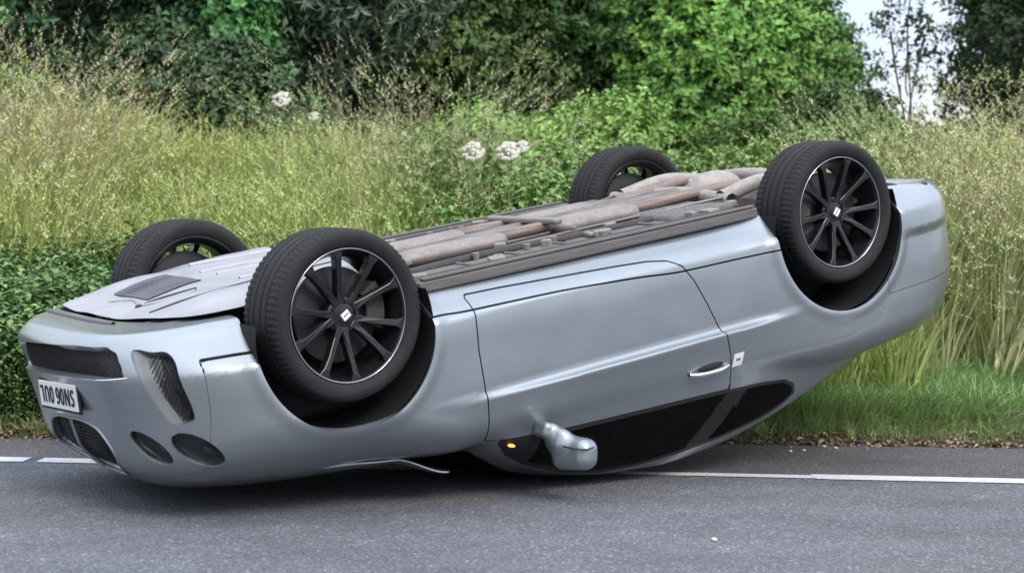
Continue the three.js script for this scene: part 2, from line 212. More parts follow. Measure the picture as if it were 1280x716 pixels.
function tree(name, label, cat, x, z, seed, o) {
  const base = bankY(x, z) - 0.05, t = thing(name, label, cat, [x, base, z]), R = rng(seed), L = o.lobes;
  if (o.trunk) {
    const top = o.trunkTop ?? L[0][1]; const lean = o.lean ?? 0;
    mesh('trunk', limb([[0, 0, 0], [lean * 0.2 + 0.04, top * 0.35, 0.02], [lean * 0.6 - 0.03, top * 0.7, -0.03], [lean, top, 0]], o.trunk, o.trunk * 0.35, 14, 10), bark, t);
    for (const l of L.slice(0, o.limbs ?? 6)) mesh('limb', limb([[lean * 0.4, top * (0.25 + 0.3 * R()), 0], [l[0] * 0.5, (top * 0.4 + l[1]) / 2 - 0.1, l[2] * 0.5], [l[0], l[1], l[2]]], o.trunk * 0.5, 0.012, 10, 7), bark, t);
  }
  const geos = twigs[o.leaf ?? 'broad'], lists = geos.map(() => []), tot = L.reduce((s, l) => s + l[3] * l[4], 0), q0 = new THREE.Quaternion(), up = V3(0, 1, 0);
  for (const l of L) {
    const n = Math.round(o.n * l[3] * l[4] / tot);
    for (let i = 0; i < n; i++) {
      const a = R() * 6.283, cz = R() * 2 - 1, s = Math.sqrt(1 - cz * cz), dir = V3(s * Math.cos(a), cz, s * Math.sin(a)), gap = fbm(dir.x * 2.2 + seed, dir.y * 2.2 + l[0], dir.z * 2.2 + l[2], 3);
      const rr = (1 - 0.55 * R() ** 2.2) * (1 + 0.34 * gap); if (fbm(l[0] + dir.x * rr * l[3] * 2.1, l[1] + dir.y * rr * l[4] * 2.1, l[2] + dir.z * rr * l[3] * 2.1 + seed, 3) < (o.gap ?? -0.18)) continue;
      const p = [l[0] + dir.x * rr * l[3], l[1] + dir.y * rr * l[4], l[2] + dir.z * rr * l[3] * 0.9]; if (p[1] < 0.05) continue;
      const d2 = dir.clone().multiplyScalar(0.8).add(V3(R() - 0.5, R() - 0.25 + (o.droop ?? 0), R() - 0.5)).normalize(); q0.setFromUnitVectors(up, d2); const q = q0.clone().multiply(new THREE.Quaternion().setFromAxisAngle(up, R() * 6.283));
      const hue = fbm(p[0] * 0.9 + seed, p[1] * 0.9, p[2] * 0.9, 2); lists[(R() * geos.length) | 0].push({ p, q, s: (o.size ?? 1) * (0.75 + 0.5 * R()), c: tint(R, o.a, o.b, 0.22).multiplyScalar(1 + 0.5 * hue) });
    }
  }
  geos.forEach((g, i) => { if (lists[i].length) scatter('crown', g, o.gloss ? matGloss : matLeaf, lists[i], t); });
  return t;
}
const lobes = (seed, n, rx, y0, y1, rz, r0, r1) => { const R = rng(seed), out = []; for (let i = 0; i < n; i++) { const r = mix(r0, r1, R()); out.push([(R() * 2 - 1) * rx, mix(y0, y1, (i + 0.5) / n), (R() * 2 - 1) * rz, r, r * (0.75 + 0.3 * R())]); } return out; };
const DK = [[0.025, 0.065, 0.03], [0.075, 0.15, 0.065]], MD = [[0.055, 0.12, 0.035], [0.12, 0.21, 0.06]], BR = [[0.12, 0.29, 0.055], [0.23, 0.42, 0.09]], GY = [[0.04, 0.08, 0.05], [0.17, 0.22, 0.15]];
tree('leafy_shrub', 'bright green shrub at the far left edge, behind the tall grass', 'shrub', -4.9, -13.0, 51, { lobes: lobes(1, 6, 0.35, 0.5, 2.0, 0.4, 0.35, 0.6), trunk: 0.04, n: 2400, a: [0.12, 0.25, 0.06], b: [0.22, 0.36, 0.11], leaf: 'small' });
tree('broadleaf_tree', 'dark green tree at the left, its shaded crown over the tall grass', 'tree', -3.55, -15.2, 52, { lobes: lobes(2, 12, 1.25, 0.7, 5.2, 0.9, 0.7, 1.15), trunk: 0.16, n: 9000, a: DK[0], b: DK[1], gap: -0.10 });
tree('ivy_clad_trunk', 'slim bright green column of ivy between the two dark left trees', 'ivy tree', ux(291, -14.4), -14.4, 53, { lobes: [0.5, 0.9, 1.3, 1.7, 2.1, 2.5, 2.9, 3.3, 3.7, 4.1].map((y, i) => [0.06 * Math.sin(i * 2), y, 0.05 * Math.cos(i * 3), 0.24, 0.34]), trunk: 0.11, trunkTop: 4.4, limbs: 0, n: 2600, a: [0.05, 0.17, 0.045], b: [0.11, 0.30, 0.08], leaf: 'ivy', gloss: true, gap: -0.5 });
tree('willow_tree', 'grey green tree with narrow pale leaves right of the ivy column', 'tree', ux(405, -15.6), -15.6, 54, { lobes: lobes(4, 11, 0.75, 0.8, 5.0, 0.8, 0.6, 0.95), trunk: 0.14, n: 7500, a: GY[0], b: GY[1], leaf: 'narrow', gloss: true, gap: -0.12, droop: -0.3 });
tree('hedgerow_tree', 'yellowish green tree in the middle of the hedgerow', 'tree', ux(615, -16.5), -16.5, 55, { lobes: lobes(5, 12, 1.0, 0.5, 4.6, 0.7, 0.6, 0.95), trunk: 0.12, n: 8000, a: MD[0], b: [0.12, 0.17, 0.04], gap: -0.12, leaf: 'small', size: 1.2 });
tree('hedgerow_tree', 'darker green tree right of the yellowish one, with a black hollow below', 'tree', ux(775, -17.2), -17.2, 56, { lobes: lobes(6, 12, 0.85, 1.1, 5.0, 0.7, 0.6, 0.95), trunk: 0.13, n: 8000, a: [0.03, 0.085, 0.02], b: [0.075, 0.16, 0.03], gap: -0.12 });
tree('domed_tree', 'bright fresh green dome shaped tree left of the patch of sky', 'tree', ux(935, -16.6), -16.6, 57, { lobes: [[0, 1.2, 0, 0.9, 1.1], [0.32, 1.1, 0.1, 0.68, 0.72], [-0.28, 2.1, 0, 0.72, 0.85], [-0.75, 2.0, 0.1, 0.85, 0.9], [-0.6, 1.1, 0.3, 0.7, 0.9], [0.15, 0.6, 0.2, 0.6, 0.6], [-0.75, 2.9, -0.2, 0.6, 0.6]], trunk: 0.12, n: 9000, a: BR[0], b: BR[1], gap: -0.22, leaf: 'small', size: 1.15 });
tree('leafy_shrub', 'dull green low shrub below the gap of sky', 'shrub', ux(1055, -15.4), -15.4, 58, { lobes: lobes(8, 6, 0.36, 0.15, 0.68, 0.3, 0.28, 0.42), trunk: 0.04, n: 2600, a: [0.05, 0.10, 0.025], b: [0.09, 0.16, 0.04], leaf: 'small' });
tree('sapling', 'thin sparse sapling standing alone against the sky', 'sapling', ux(1126, -15.0), -15.0, 59, { lobes: [[-0.05, 1.15, 0, 0.15, 0.2], [0.02, 1.45, 0, 0.14, 0.2], [0.16, 1.6, 0.05, 0.1, 0.2], [-0.15, 1.65, 0, 0.1, 0.22], [0.05, 2.0, 0, 0.1, 0.3], [0.26, 1.0, 0, 0.09, 0.1]], trunk: 0.015, trunkTop: 2.4, lean: 0.08, limbs: 4, n: 60, a: [0.04, 0.075, 0.035], b: [0.08, 0.12, 0.05], leaf: 'small', gap: -0.6 });
tree('broadleaf_tree', 'dark green tree at the right edge above the dry grass', 'tree', ux(1292, -15.2), -15.2, 60, { lobes: lobes(10, 12, 0.62, 0.5, 4.4, 0.7, 0.5, 0.8), trunk: 0.12, n: 6500, a: [0.025, 0.06, 0.022], b: [0.07, 0.12, 0.045], leaf: 'small', gap: -0.10 });
tree('leafy_shrub', 'bright yellow green bush beyond the white flowers', 'shrub', ux(690, -13.6), -13.6, 61, { lobes: lobes(11, 8, 0.85, 0.2, 0.75, 0.35, 0.28, 0.45), n: 3600, a: [0.16, 0.30, 0.06], b: [0.28, 0.42, 0.11], leaf: 'small', size: 0.85 });
tree('leafy_shrub', 'mid green bush low behind the rear wheels', 'shrub', ux(1010, -13.8), -13.8, 62, { lobes: lobes(12, 7, 0.8, 0.2, 0.7, 0.3, 0.28, 0.42), n: 3000, a: [0.07, 0.15, 0.03], b: [0.13, 0.22, 0.05], leaf: 'small', size: 0.85 });
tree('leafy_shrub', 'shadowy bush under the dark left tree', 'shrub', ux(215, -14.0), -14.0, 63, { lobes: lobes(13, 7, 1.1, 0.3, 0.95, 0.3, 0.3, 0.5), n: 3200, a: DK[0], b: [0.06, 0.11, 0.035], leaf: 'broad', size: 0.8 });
// far wood that closes the view between the trunks
{
  const R = rng(71), L = []; for (let i = 0; i < 9000; i++) { const u = mix(-120, 1400, R()), z = -19.5 - 3.5 * R(), top = u > 1000 && u < 1205 ? 0.35 + 0.5 * fbm(u * 0.02, 1, 1, 3) : u > 470 && u < 530 ? 2.5 : 5.2; const x = ux(u, z), y = bankY(x, -18) + top * R() ** 0.8 * (1 + 0.2 * fbm(x, z, 2, 3)); L.push({ p: [x, y, z], a: R() * 6.28, tx: (R() - 0.5) * 2, tz: (R() - 0.5) * 2, s: 2.1 * (0.7 + 0.6 * R()), c: tint(R, [0.015, 0.035, 0.014], [0.05, 0.085, 0.028], 0.3) }); }
  tag(scatter('far_thicket', twigs.broad[0], matLeaf, L), 'dark thicket closing the view behind the trees', 'thicket', null, 'stuff');
}
// dry grass clumps and white flower heads that stand out
const plume = [tuft(81, 20, 1.35, 0.011, 0.10, 0.6, 4, 0.45), tuft(82, 20, 1.3, 0.011, 0.13, 0.9, 4, 0.45)];
const matPlume = new THREE.MeshStandardMaterial({ color: lin(0.56, 0.49, 0.35), vertexColors: true, roughness: 0.9, side: THREE.DoubleSide });
field2('dry_plume_grass', 'dry straw plumes standing over the right of the bank', plume, matDry, 420, 2.3, 5.2, 1.4, 3.8, 83, (x, d, R) => 0.75 + 0.35 * R(), (x, d, R) => tint(R, [0.52, 0.46, 0.30], C.straw2, 0.2));
field2('dry_plume_grass', 'dry straw plumes at the far left of the bank', plume, matDry, 260, -5.2, -2.6, 2.2, 4.0, 84, (x, d, R) => 0.75 + 0.4 * R(), (x, d, R) => tint(R, [0.56, 0.49, 0.34], C.tan, 0.2), (x) => sstep(-2.7, -3.5, x));
field2('dry_plume_grass', 'pale plumes in the middle of the bank', plume, matDry, 110, -1.25, -0.1, 2.6, 4.3, 85, (x, d, R) => 0.7 + 0.35 * R(), (x, d, R) => tint(R, [0.50, 0.50, 0.30], [0.42, 0.44, 0.24], 0.2));
field2('leafy_weeds', 'fresh green leafy weeds in the middle of the bank', gHerb, matLeaf, 1500, -0.6, 2.9, 2.0, 4.4, 86, (x, d, R) => 1.0 + 0.5 * R(), (x, d, R) => tint(R, [0.12, 0.25, 0.06], [0.24, 0.38, 0.11], 0.3), (x, d) => sstep(-0.2, 0.15, fbm(x * 0.8, d * 0.8, 44, 2) + 0.12), 'weeds');
[[48, -12.6, 1.25, 'tallest tan grass plume at the far left'], [110, -12.3, 1.0, 'tan grass clump right of the tallest plume at far left'], [455, -13.0, 0.95, 'pale feathery grass clump below the willow'], [525, -13.1, 1.05, 'pale feathery grass clump in front of the sky chink'], [600, -13.1, 0.9, 'leaning pale grass clump left of the bright bush'], [885, -12.6, 0.85, 'straw grass clump left of the near rear wheel'], [928, -12.4, 0.9, 'straw grass clump just left of the near rear tyre'], [1215, -12.0, 1.15, 'tan grass clump under the right edge tree']].forEach(([u, z, s, label], i) => { const x = ux(u, z), t = thing('grass_clump', label, 'grass clump', [x, bankY(x, z) - 0.02, z], i * 1.3); t.scale.setScalar(s); mesh('blades', plume[i % 2], matPlume, t).userData.kind = 'stuff'; });
{
  const f = []; const R = rng(91); for (let i = 0; i < 60; i++) { const r = Math.sqrt(R()), a = R() * 6.283; const g = new THREE.IcosahedronGeometry(0.011 + 0.007 * R(), 0); g.translate(r * 0.07 * Math.cos(a), 0.02 * (1 - r * r) + 0.006 * R(), r * 0.07 * Math.sin(a)); f.push(g); }
  const head = mergeGeometries(f), petal = new THREE.MeshStandardMaterial({ color: lin(0.56, 0.53, 0.48), roughness: 0.9 }), stem = new THREE.MeshStandardMaterial({ color: lin(0.12, 0.18, 0.06), roughness: 0.8 });
  [[588, 190, -11.5, 1.15, 'white flower head left of the pair in mid bank'], [632, 190, -11.4, 1.15, 'white flower head in front of the bright bush, larger of a pair'], [649, 184, -11.45, 0.75, 'small white flower head at the right of the group of three'], [348, 125, -12.4, 1.0, 'single white flower head below the willow tree'], [389, 146, -12.3, 0.6, 'small white flower head right of the single one under the willow']].forEach(([u, v, z, s, label]) => {
    const x = ux(u, z), y = vy(v, z, u), b = bankY(x, z), t = thing('hogweed', label, 'flower', [x, b, z]); const h = mesh('flower_head', head, petal, t); h.position.y = y - b; h.scale.setScalar(s); h.rotation.set(0.7, s, 0.2);
    mesh('stem', limb([[0, 0, 0], [0.02, (y - b) * 0.5, 0], [0, y - b, 0]], 0.008, 0.005, 6, 6), stem, t);
  });
}
{ // the hedge on the near side of the road, behind the camera, which the car's flank mirrors
  const R = rng(101), t = thing('clipped_hedge', 'dark green hedge on the near side of the road', 'hedge', [0, 0, 8.5]), L = []; for (let i = 0; i < 6000; i++) { const x = mix(-16, 16, R()), y = 2.3 * Math.sqrt(R()); L.push({ p: [x, y, (R() - 0.5) * (1.6 - 0.3 * y) + 0.25 * fbm(x, y, 1, 3)], a: R() * 6.28, tx: (R() - 0.5) * 2.4, tz: (R() - 0.5) * 2.4, s: 2.2, c: tint(R, MD[0], MD[1], 0.25) }); }
  scatter('foliage', twigs.small[0], matLeaf, L, t);
}
// ---------------------------------------------------------------- the car's body as one smooth field (x to the nose, y up, z to the car's right), upright; cut into panels below
function curve(p) {                                    // monotone cubic through points [x, y]
  const q = [...p].sort((a, b) => a[0] - b[0]), n = q.length, m = [];
  const d = q.slice(1).map((e, i) => (e[1] - q[i][1]) / (e[0] - q[i][0]));
  for (let i = 0; i < n; i++) m[i] = i === 0 ? d[0] : i === n - 1 ? d[n - 2] : d[i - 1] * d[i] <= 0 ? 0 : 2 * d[i - 1] * d[i] / (d[i - 1] + d[i]);
  return (x) => {
    if (x <= q[0][0]) return q[0][1] + m[0] * (x - q[0][0]);
    if (x >= q[n - 1][0]) return q[n - 1][1] + m[n - 1] * (x - q[n - 1][0]);
    let i = 0; while (x > q[i + 1][0]) i++;
    const h = q[i + 1][0] - q[i][0], t = (x - q[i][0]) / h, a = t * t, b = a * t;
    return (2 * b - 3 * a + 1) * q[i][1] + (b - 2 * a + t) * h * m[i] + (3 * a - 2 * b) * q[i + 1][1] + (b - a) * h * m[i + 1];
  };
}
const table = (f, a, b, n = 900) => { const t = new Float64Array(n + 1); for (let i = 0; i <= n; i++) t[i] = f(a + (b - a) * i / n); return (x) => { const u = clamp((x - a) / (b - a) * n, 0, n - 1e-6), i = u | 0; return t[i] + (t[i + 1] - t[i]) * (u - i); }; };
const XC = (p) => table(curve(p), -3, 3), YC = (p) => table(curve(p), -0.3, 1.8);
const smax = (a, b, k) => { const h = Math.max(k - Math.abs(a - b), 0) / k; return Math.max(a, b) + h * h * k * 0.25; };
const smin = (a, b, k) => -smax(-a, -b, k);

const ARCH = [{ x: 1.385, y: 0.300, r: 0.394 }, { x: -1.335, y: 0.345, r: 0.41 }];
const nose = YC([[0.05, 2.11], [0.13, 2.195], [0.165, 2.238], [0.20, 2.28], [0.225, 2.303], [0.25, 2.308], [0.31, 2.307], [0.37, 2.299], [0.42, 2.287], [0.5, 2.272], [0.6, 2.258], [0.7, 2.235], [0.8, 2.17]]);
const tail = YC([[0.15, -2.24], [0.22, -2.36], [0.3, -2.42], [0.42, -2.455], [0.55, -2.46], [0.7, -2.45], [0.85, -2.41], [0.97, -2.33], [1.06, -2.2]]);
const sideW = YC([[0.1, 0.74], [0.2, 0.805], [0.26, 0.868], [0.32, 0.934], [0.345, 0.954], [0.45, 0.964], [0.6, 0.967], [0.75, 0.962], [0.85, 0.951], [1.2, 0.93]]);
const planW = XC([[2.5, -0.33], [2.3, -0.20], [2.1, -0.105], [1.9, -0.05], [1.7, -0.018], [1.37, 0], [1.0, -0.006], [0.6, -0.016], [0.1, -0.022], [-0.35, -0.026], [-0.65, -0.026], [-0.95, -0.006], [-1.3, 0.006], [-1.6, 0.002], [-1.9, -0.022], [-2.2, -0.075], [-2.5, -0.165]]);
const creaseY = XC([[2.4, 0.64], [2.0, 0.755], [1.5, 0.805], [1.24, 0.823], [0.8, 0.838], [0.43, 0.85], [0, 0.857], [-0.35, 0.85], [-0.64, 0.858], [-0.98, 0.905], [-1.41, 0.93], [-1.83, 0.89], [-2.2, 0.83], [-2.6, 0.78]]);
const topY = XC([[2.4, 0.71], [2.2, 0.80], [2.0, 0.88], [1.6, 0.958], [1.2, 0.995], [0.9, 1.0], [0.4, 1.0], [-0.2, 1.01], [-0.9, 1.06], [-1.4, 1.10], [-1.9, 1.075], [-2.3, 1.02], [-2.6, 0.95]]);
const botY = XC([[2.4, 0.165], [1.8, 0.165], [1.0, 0.185], [0.4, 0.19], [-0.9, 0.195], [-1.7, 0.20], [-2.1, 0.23], [-2.6, 0.32]]);
const roofY = XC([[1.3, 0.80], [1.0, 0.975], [0.63, 1.185], [0.2, 1.318], [-0.04, 1.355], [-0.4, 1.388], [-0.7, 1.372], [-1.0, 1.322], [-1.3, 1.245], [-1.75, 1.14], [-2.15, 1.035], [-2.5, 0.93]]);
const greenW = YC([[0.85, 0.93], [0.95, 0.892], [1.0, 0.874], [1.1, 0.822], [1.2, 0.760], [1.27, 0.708], [1.35, 0.642], [1.45, 0.55]]);
const greenPlan = XC([[1.1, -0.05], [0.6, -0.012], [0, 0], [-0.6, -0.004], [-1.0, -0.03], [-1.5, -0.12], [-2.0, -0.24], [-2.4, -0.34]]);
function field(x, y, z) {
  const az = Math.abs(z);
  const c = creaseY(x), u = y - c;
  let w = sideW(y) + planW(x);
  const sh = 0.022;
  w -= 0.46 * sh * Math.log1p(Math.exp(clamp(u / sh, -30, 30))) + 0.55 * Math.max(0, u - 0.08) ** 1.6;
  w += 0.012 * Math.exp(-(((x + 1.40) / 0.42) ** 2) - (((u + 0.06) / 0.13) ** 2));              // rear haunch
  w += 0.005 * Math.exp(-(((x - 1.40) / 0.5) ** 2) - (((u + 0.05) / 0.12) ** 2));               // front wing
  w -= 0.003 * Math.exp(-(((x - 0.15) / 0.7) ** 2) - (((y - 0.56) / 0.16) ** 2));               // hollow of the door
  if (y < 0.4) w -= 0.016 * sstep(0.325, 0.27, y) * sstep(1.1, 0.9, x) * sstep(-1.0, -0.8, x);   // sharp edge along the sill
  w += 0.022 * (1 - sstep(0.44, 0.475, y)) * sstep(-1.70, -1.86, x);                              // lower rear valance
  for (const a of ARCH) { const d = Math.hypot(x - a.x, y - a.y); if (d < 0.62) w += 0.010 * Math.exp(-(((d - a.r - 0.018) / 0.03) ** 2)); }
  w += 0.0035 * noise.noise(x * 2.7 + 3, y * 3.1, z > 0 ? 1 : 5) + 0.0012 * noise.noise(x * 7, y * 7, 8);
  const s = (az - w) * 0.93;
  const cr = sstep(0.85, 1.4, x), t = y - topY(x) + mix(0.085, 0.195, cr) * (az / 0.9) ** 4 + mix(0.012, 0.03, cr) * (az / 0.9) ** 2;
  const b = botY(x) + 0.02 * (az / 0.85) ** 8 - y;
  const f = (x - nose(y) - 0.008 + 0.075 * az * az + 1.45 * Math.max(0, az - 0.5) ** 2) * 0.88;
  const r = (tail(y) + 0.14 * az * az + 1.1 * Math.max(0, az - 0.5) ** 2 - x) * 0.9;
  let low = smax(s, f, 0.16); low = smax(low, r, 0.18); low = smax(low, t, 0.09); low = smax(low, b, 0.035);
  const k = sstep(-0.9, 0.3, x), xs = x + mix(-0.10, 0.30, k) * az * az;
  const top = (y - roofY(xs) + 0.035 * (az / 0.6) ** 2) * 0.92;
  const g = smax(smax((az - greenW(y) - greenPlan(x)) * 0.86, top, 0.055), smax(0.7 - y, r + 0.03, 0.05), 0.02);
  return smin(low, g, 0.03);
}
const P = { pos: new THREE.Vector3(-0.0656, 1.3283, -7.8114), rot: new THREE.Euler(-0.0247, 0.5709, Math.PI + 0.1938, 'YZX') };
// ---------------------------------------------------------------- surface nets: any field to a smooth triangle mesh, then cut along curves
function grad(F, p, e, o) { o[0] = F(p[0] + e, p[1], p[2]) - F(p[0] - e, p[1], p[2]); o[1] = F(p[0], p[1] + e, p[2]) - F(p[0], p[1] - e, p[2]); o[2] = F(p[0], p[1], p[2] + e) - F(p[0], p[1], p[2] - e); const k = 0.5 / e; o[0] *= k; o[1] *= k; o[2] *= k; return o; }
class Skin {
  constructor(F, lo, hi, cell) {
    this.F = F; this.eps = cell * 0.3; this.v = []; this.n = []; this.tri = [];
    const N = [0, 1, 2].map((i) => Math.ceil((hi[i] - lo[i]) / cell) + 1), [nx, ny, nz] = N, val = new Float32Array(nx * ny * nz);
    const at = (i, j, k) => (i * ny + j) * nz + k;
    for (let i = 0; i < nx; i++) for (let j = 0; j < ny; j++) for (let k = 0; k < nz; k++) val[at(i, j, k)] = F(lo[0] + i * cell, lo[1] + j * cell, lo[2] + k * cell);
    const id = new Int32Array(nx * ny * nz).fill(-1), g = [0, 0, 0];
    for (let i = 0; i < nx - 1; i++) for (let j = 0; j < ny - 1; j++) for (let k = 0; k < nz - 1; k++) {
      let m = 0, c = 0; const s = [0, 0, 0], q = [];
      for (let b = 0; b < 8; b++) { const w = val[at(i + (b & 1), j + (b >> 1 & 1), k + (b >> 2))]; q[b] = w; if (w < 0) m |= 1 << b; }
      if (m === 0 || m === 255) continue;
      for (let a = 0; a < 8; a++) for (let ax = 0; ax < 3; ax++) {
        const b = a | 1 << ax; if (a === b || (q[a] < 0) === (q[b] < 0)) continue;
        const t = q[a] / (q[a] - q[b]), f = [a & 1, a >> 1 & 1, a >> 2]; f[ax] = t; s[0] += f[0]; s[1] += f[1]; s[2] += f[2]; c++;
      }
      const p = [lo[0] + (i + s[0] / c) * cell, lo[1] + (j + s[1] / c) * cell, lo[2] + (k + s[2] / c) * cell];
      for (let it = 0; it < 4; it++) { grad(F, p, this.eps, g); const l = g[0] * g[0] + g[1] * g[1] + g[2] * g[2] || 1, d = clamp(F(p[0], p[1], p[2]) / l, -cell * 0.5, cell * 0.5); for (let a = 0; a < 3; a++) p[a] -= d * g[a]; }
      id[at(i, j, k)] = this.add(p);
    }
    const quad = (a, b, c, d, flip) => { if (a < 0 || b < 0 || c < 0 || d < 0) return; flip ? this.tri.push(a, c, b, a, d, c) : this.tri.push(a, b, c, a, c, d); };
    for (let i = 1; i < nx - 1; i++) for (let j = 1; j < ny - 1; j++) for (let k = 1; k < nz - 1; k++) {
      const s = val[at(i, j, k)] < 0;
      if (s !== val[at(i + 1, j, k)] < 0) quad(id[at(i, j - 1, k - 1)], id[at(i, j, k - 1)], id[at(i, j, k)], id[at(i, j - 1, k)], !s);
      if (s !== val[at(i, j + 1, k)] < 0) quad(id[at(i - 1, j, k - 1)], id[at(i - 1, j, k)], id[at(i, j, k)], id[at(i, j, k - 1)], !s);
      if (s !== val[at(i, j, k + 1)] < 0) quad(id[at(i - 1, j - 1, k)], id[at(i, j - 1, k)], id[at(i, j, k)], id[at(i - 1, j, k)], !s);
    }
  }
  add(p) { const g = grad(this.F, p, this.eps, [0, 0, 0]), l = Math.hypot(...g) || 1; this.v.push(p[0], p[1], p[2]); this.n.push(g[0] / l, g[1] / l, g[2] / l); return this.v.length / 3 - 1; }
  split(tri, fn) {                                     // [inside (fn < 0), outside]
    const val = new Map(), cut = new Map(), a = [], b = [], v = this.v;
    const f = (i) => { let r = val.get(i); if (r === undefined) { r = fn(v[i * 3], v[i * 3 + 1], v[i * 3 + 2]); if (Math.abs(r) < 1e-7) r = 1e-7; val.set(i, r); } return r; };
    const mid = (i, j) => { const k = i < j ? i * 4e6 + j : j * 4e6 + i; let m = cut.get(k); if (m === undefined) { const t = f(i) / (f(i) - f(j)); m = this.add([0, 1, 2].map((c) => v[i * 3 + c] + (v[j * 3 + c] - v[i * 3 + c]) * t)); cut.set(k, m); } return m; };
    for (let t = 0; t < tri.length; t += 3) {
      const q = [tri[t], tri[t + 1], tri[t + 2]], s = q.map((i) => f(i) < 0), c = s[0] + s[1] + s[2];
      if (c === 3) { a.push(...q); continue; } if (c === 0) { b.push(...q); continue; }
      const o = c === 1 ? s.indexOf(true) : s.indexOf(false), x = q[o], y = q[(o + 1) % 3], z = q[(o + 2) % 3], m = mid(x, y), n = mid(x, z);
      const one = c === 1 ? a : b, two = c === 1 ? b : a;
      one.push(x, m, n); two.push(m, y, z, m, z, n);
    }
    return [a, b];
  }
  geo(tri, depth = 0, move = null) {                   // a panel as geometry; depth > 0 folds its free edges inwards
    const map = new Map(), p = [], n = [], ix = [], { v, n: N } = this;
    const id = (i) => { let r = map.get(i); if (r === undefined) { r = p.length / 3; p.push(v[i * 3], v[i * 3 + 1], v[i * 3 + 2]); n.push(N[i * 3], N[i * 3 + 1], N[i * 3 + 2]); map.set(i, r); } return r; };
    for (const i of tri) ix.push(id(i));
    if (depth > 0) {
      const count = new Map(), key = (i, j) => (i < j ? i * 4e6 + j : j * 4e6 + i);
      for (let t = 0; t < tri.length; t += 3) for (let e = 0; e < 3; e++) { const k = key(tri[t + e], tri[t + (e + 1) % 3]); count.set(k, (count.get(k) ?? 0) + 1); }
      for (let t = 0; t < tri.length; t += 3) for (let e = 0; e < 3; e++) {
        const i = tri[t + e], j = tri[t + (e + 1) % 3]; if (count.get(key(i, j)) !== 1) continue;
        const A = new THREE.Vector3(v[i * 3], v[i * 3 + 1], v[i * 3 + 2]), B = new THREE.Vector3(v[j * 3], v[j * 3 + 1], v[j * 3 + 2]);
        const nA = new THREE.Vector3(N[i * 3], N[i * 3 + 1], N[i * 3 + 2]), nB = new THREE.Vector3(N[j * 3], N[j * 3 + 1], N[j * 3 + 2]);
        const w = B.clone().sub(A).cross(nA).normalize(), C = B.clone().addScaledVector(nB, -depth), D = A.clone().addScaledVector(nA, -depth), o = p.length / 3;
        for (const q of [A, B, C, D]) { p.push(q.x, q.y, q.z); n.push(w.x, w.y, w.z); }
        ix.push(o, o + 2, o + 1, o, o + 3, o + 2);
      }
    }
    const g = new THREE.BufferGeometry();
    g.setAttribute('position', new THREE.Float32BufferAttribute(p, 3)); g.setAttribute('normal', new THREE.Float32BufferAttribute(n, 3)); g.setIndex(ix);
    const uv = new Float32Array(p.length / 3 * 2); for (let i = 0; i < uv.length / 2; i++) { uv[i * 2] = p[i * 3]; uv[i * 2 + 1] = p[i * 3 + 1] * 0.8 + p[i * 3 + 2] * 0.6; } g.setAttribute('uv', new THREE.BufferAttribute(uv, 2));
    if (move) g.applyMatrix4(move);
    return g;
  }
}
function poly(pts) {                                   // signed distance to a polygon, negative inside
  const n = pts.length;
  return (x, y) => {
    let d = 1e9, s = 1;
    for (let i = 0, j = n - 1; i < n; j = i++) {
      const ex = pts[j][0] - pts[i][0], ey = pts[j][1] - pts[i][1], wx = x - pts[i][0], wy = y - pts[i][1], t = clamp((wx * ex + wy * ey) / (ex * ex + ey * ey), 0, 1);
      d = Math.min(d, (wx - ex * t) ** 2 + (wy - ey * t) ** 2);
      const a = y >= pts[i][1], b = y < pts[j][1], c = ex * wy > ey * wx; if ((a && b && c) || (!a && !b && !c)) s = -s;
    }
    return s * Math.sqrt(d);
  };
}
function smooth(pts, n = 8) { return new THREE.CatmullRomCurve3(pts.map((p) => new THREE.Vector3(p[0], p[1], 0)), true, 'centripetal').getPoints(pts.length * n).slice(0, -1).map((p) => [p.x, p.y]); }
const tube = (pts, r, seg = 24, rad = 8, closed = false) => new THREE.TubeGeometry(new THREE.CatmullRomCurve3(pts.map((p) => new THREE.Vector3(...p)), closed, 'centripetal'), seg, r, rad, closed);
const box = (w, h, d, x, y, z, r = 0.006, ry = 0, rz = 0) => { const g = new RoundedBoxGeometry(w, h, d, 2, Math.min(r, w / 2.01, h / 2.01, d / 2.01)); g.rotateZ(rz); g.rotateY(ry); g.translate(x, y, z); return g; };
const merge = (l) => mergeGeometries(l.map((g) => { const q = g.index ? g.toNonIndexed() : g; for (const k of Object.keys(q.attributes)) if (!['position', 'normal', 'uv'].includes(k)) q.deleteAttribute(k); return q; }));
const lathe = (pts, seg = 72) => { const g = new THREE.LatheGeometry(pts.map((p) => new THREE.Vector2(p[0], p[1])), seg); g.rotateX(Math.PI / 2); return g; };   // profile (radius, z) about the z axis
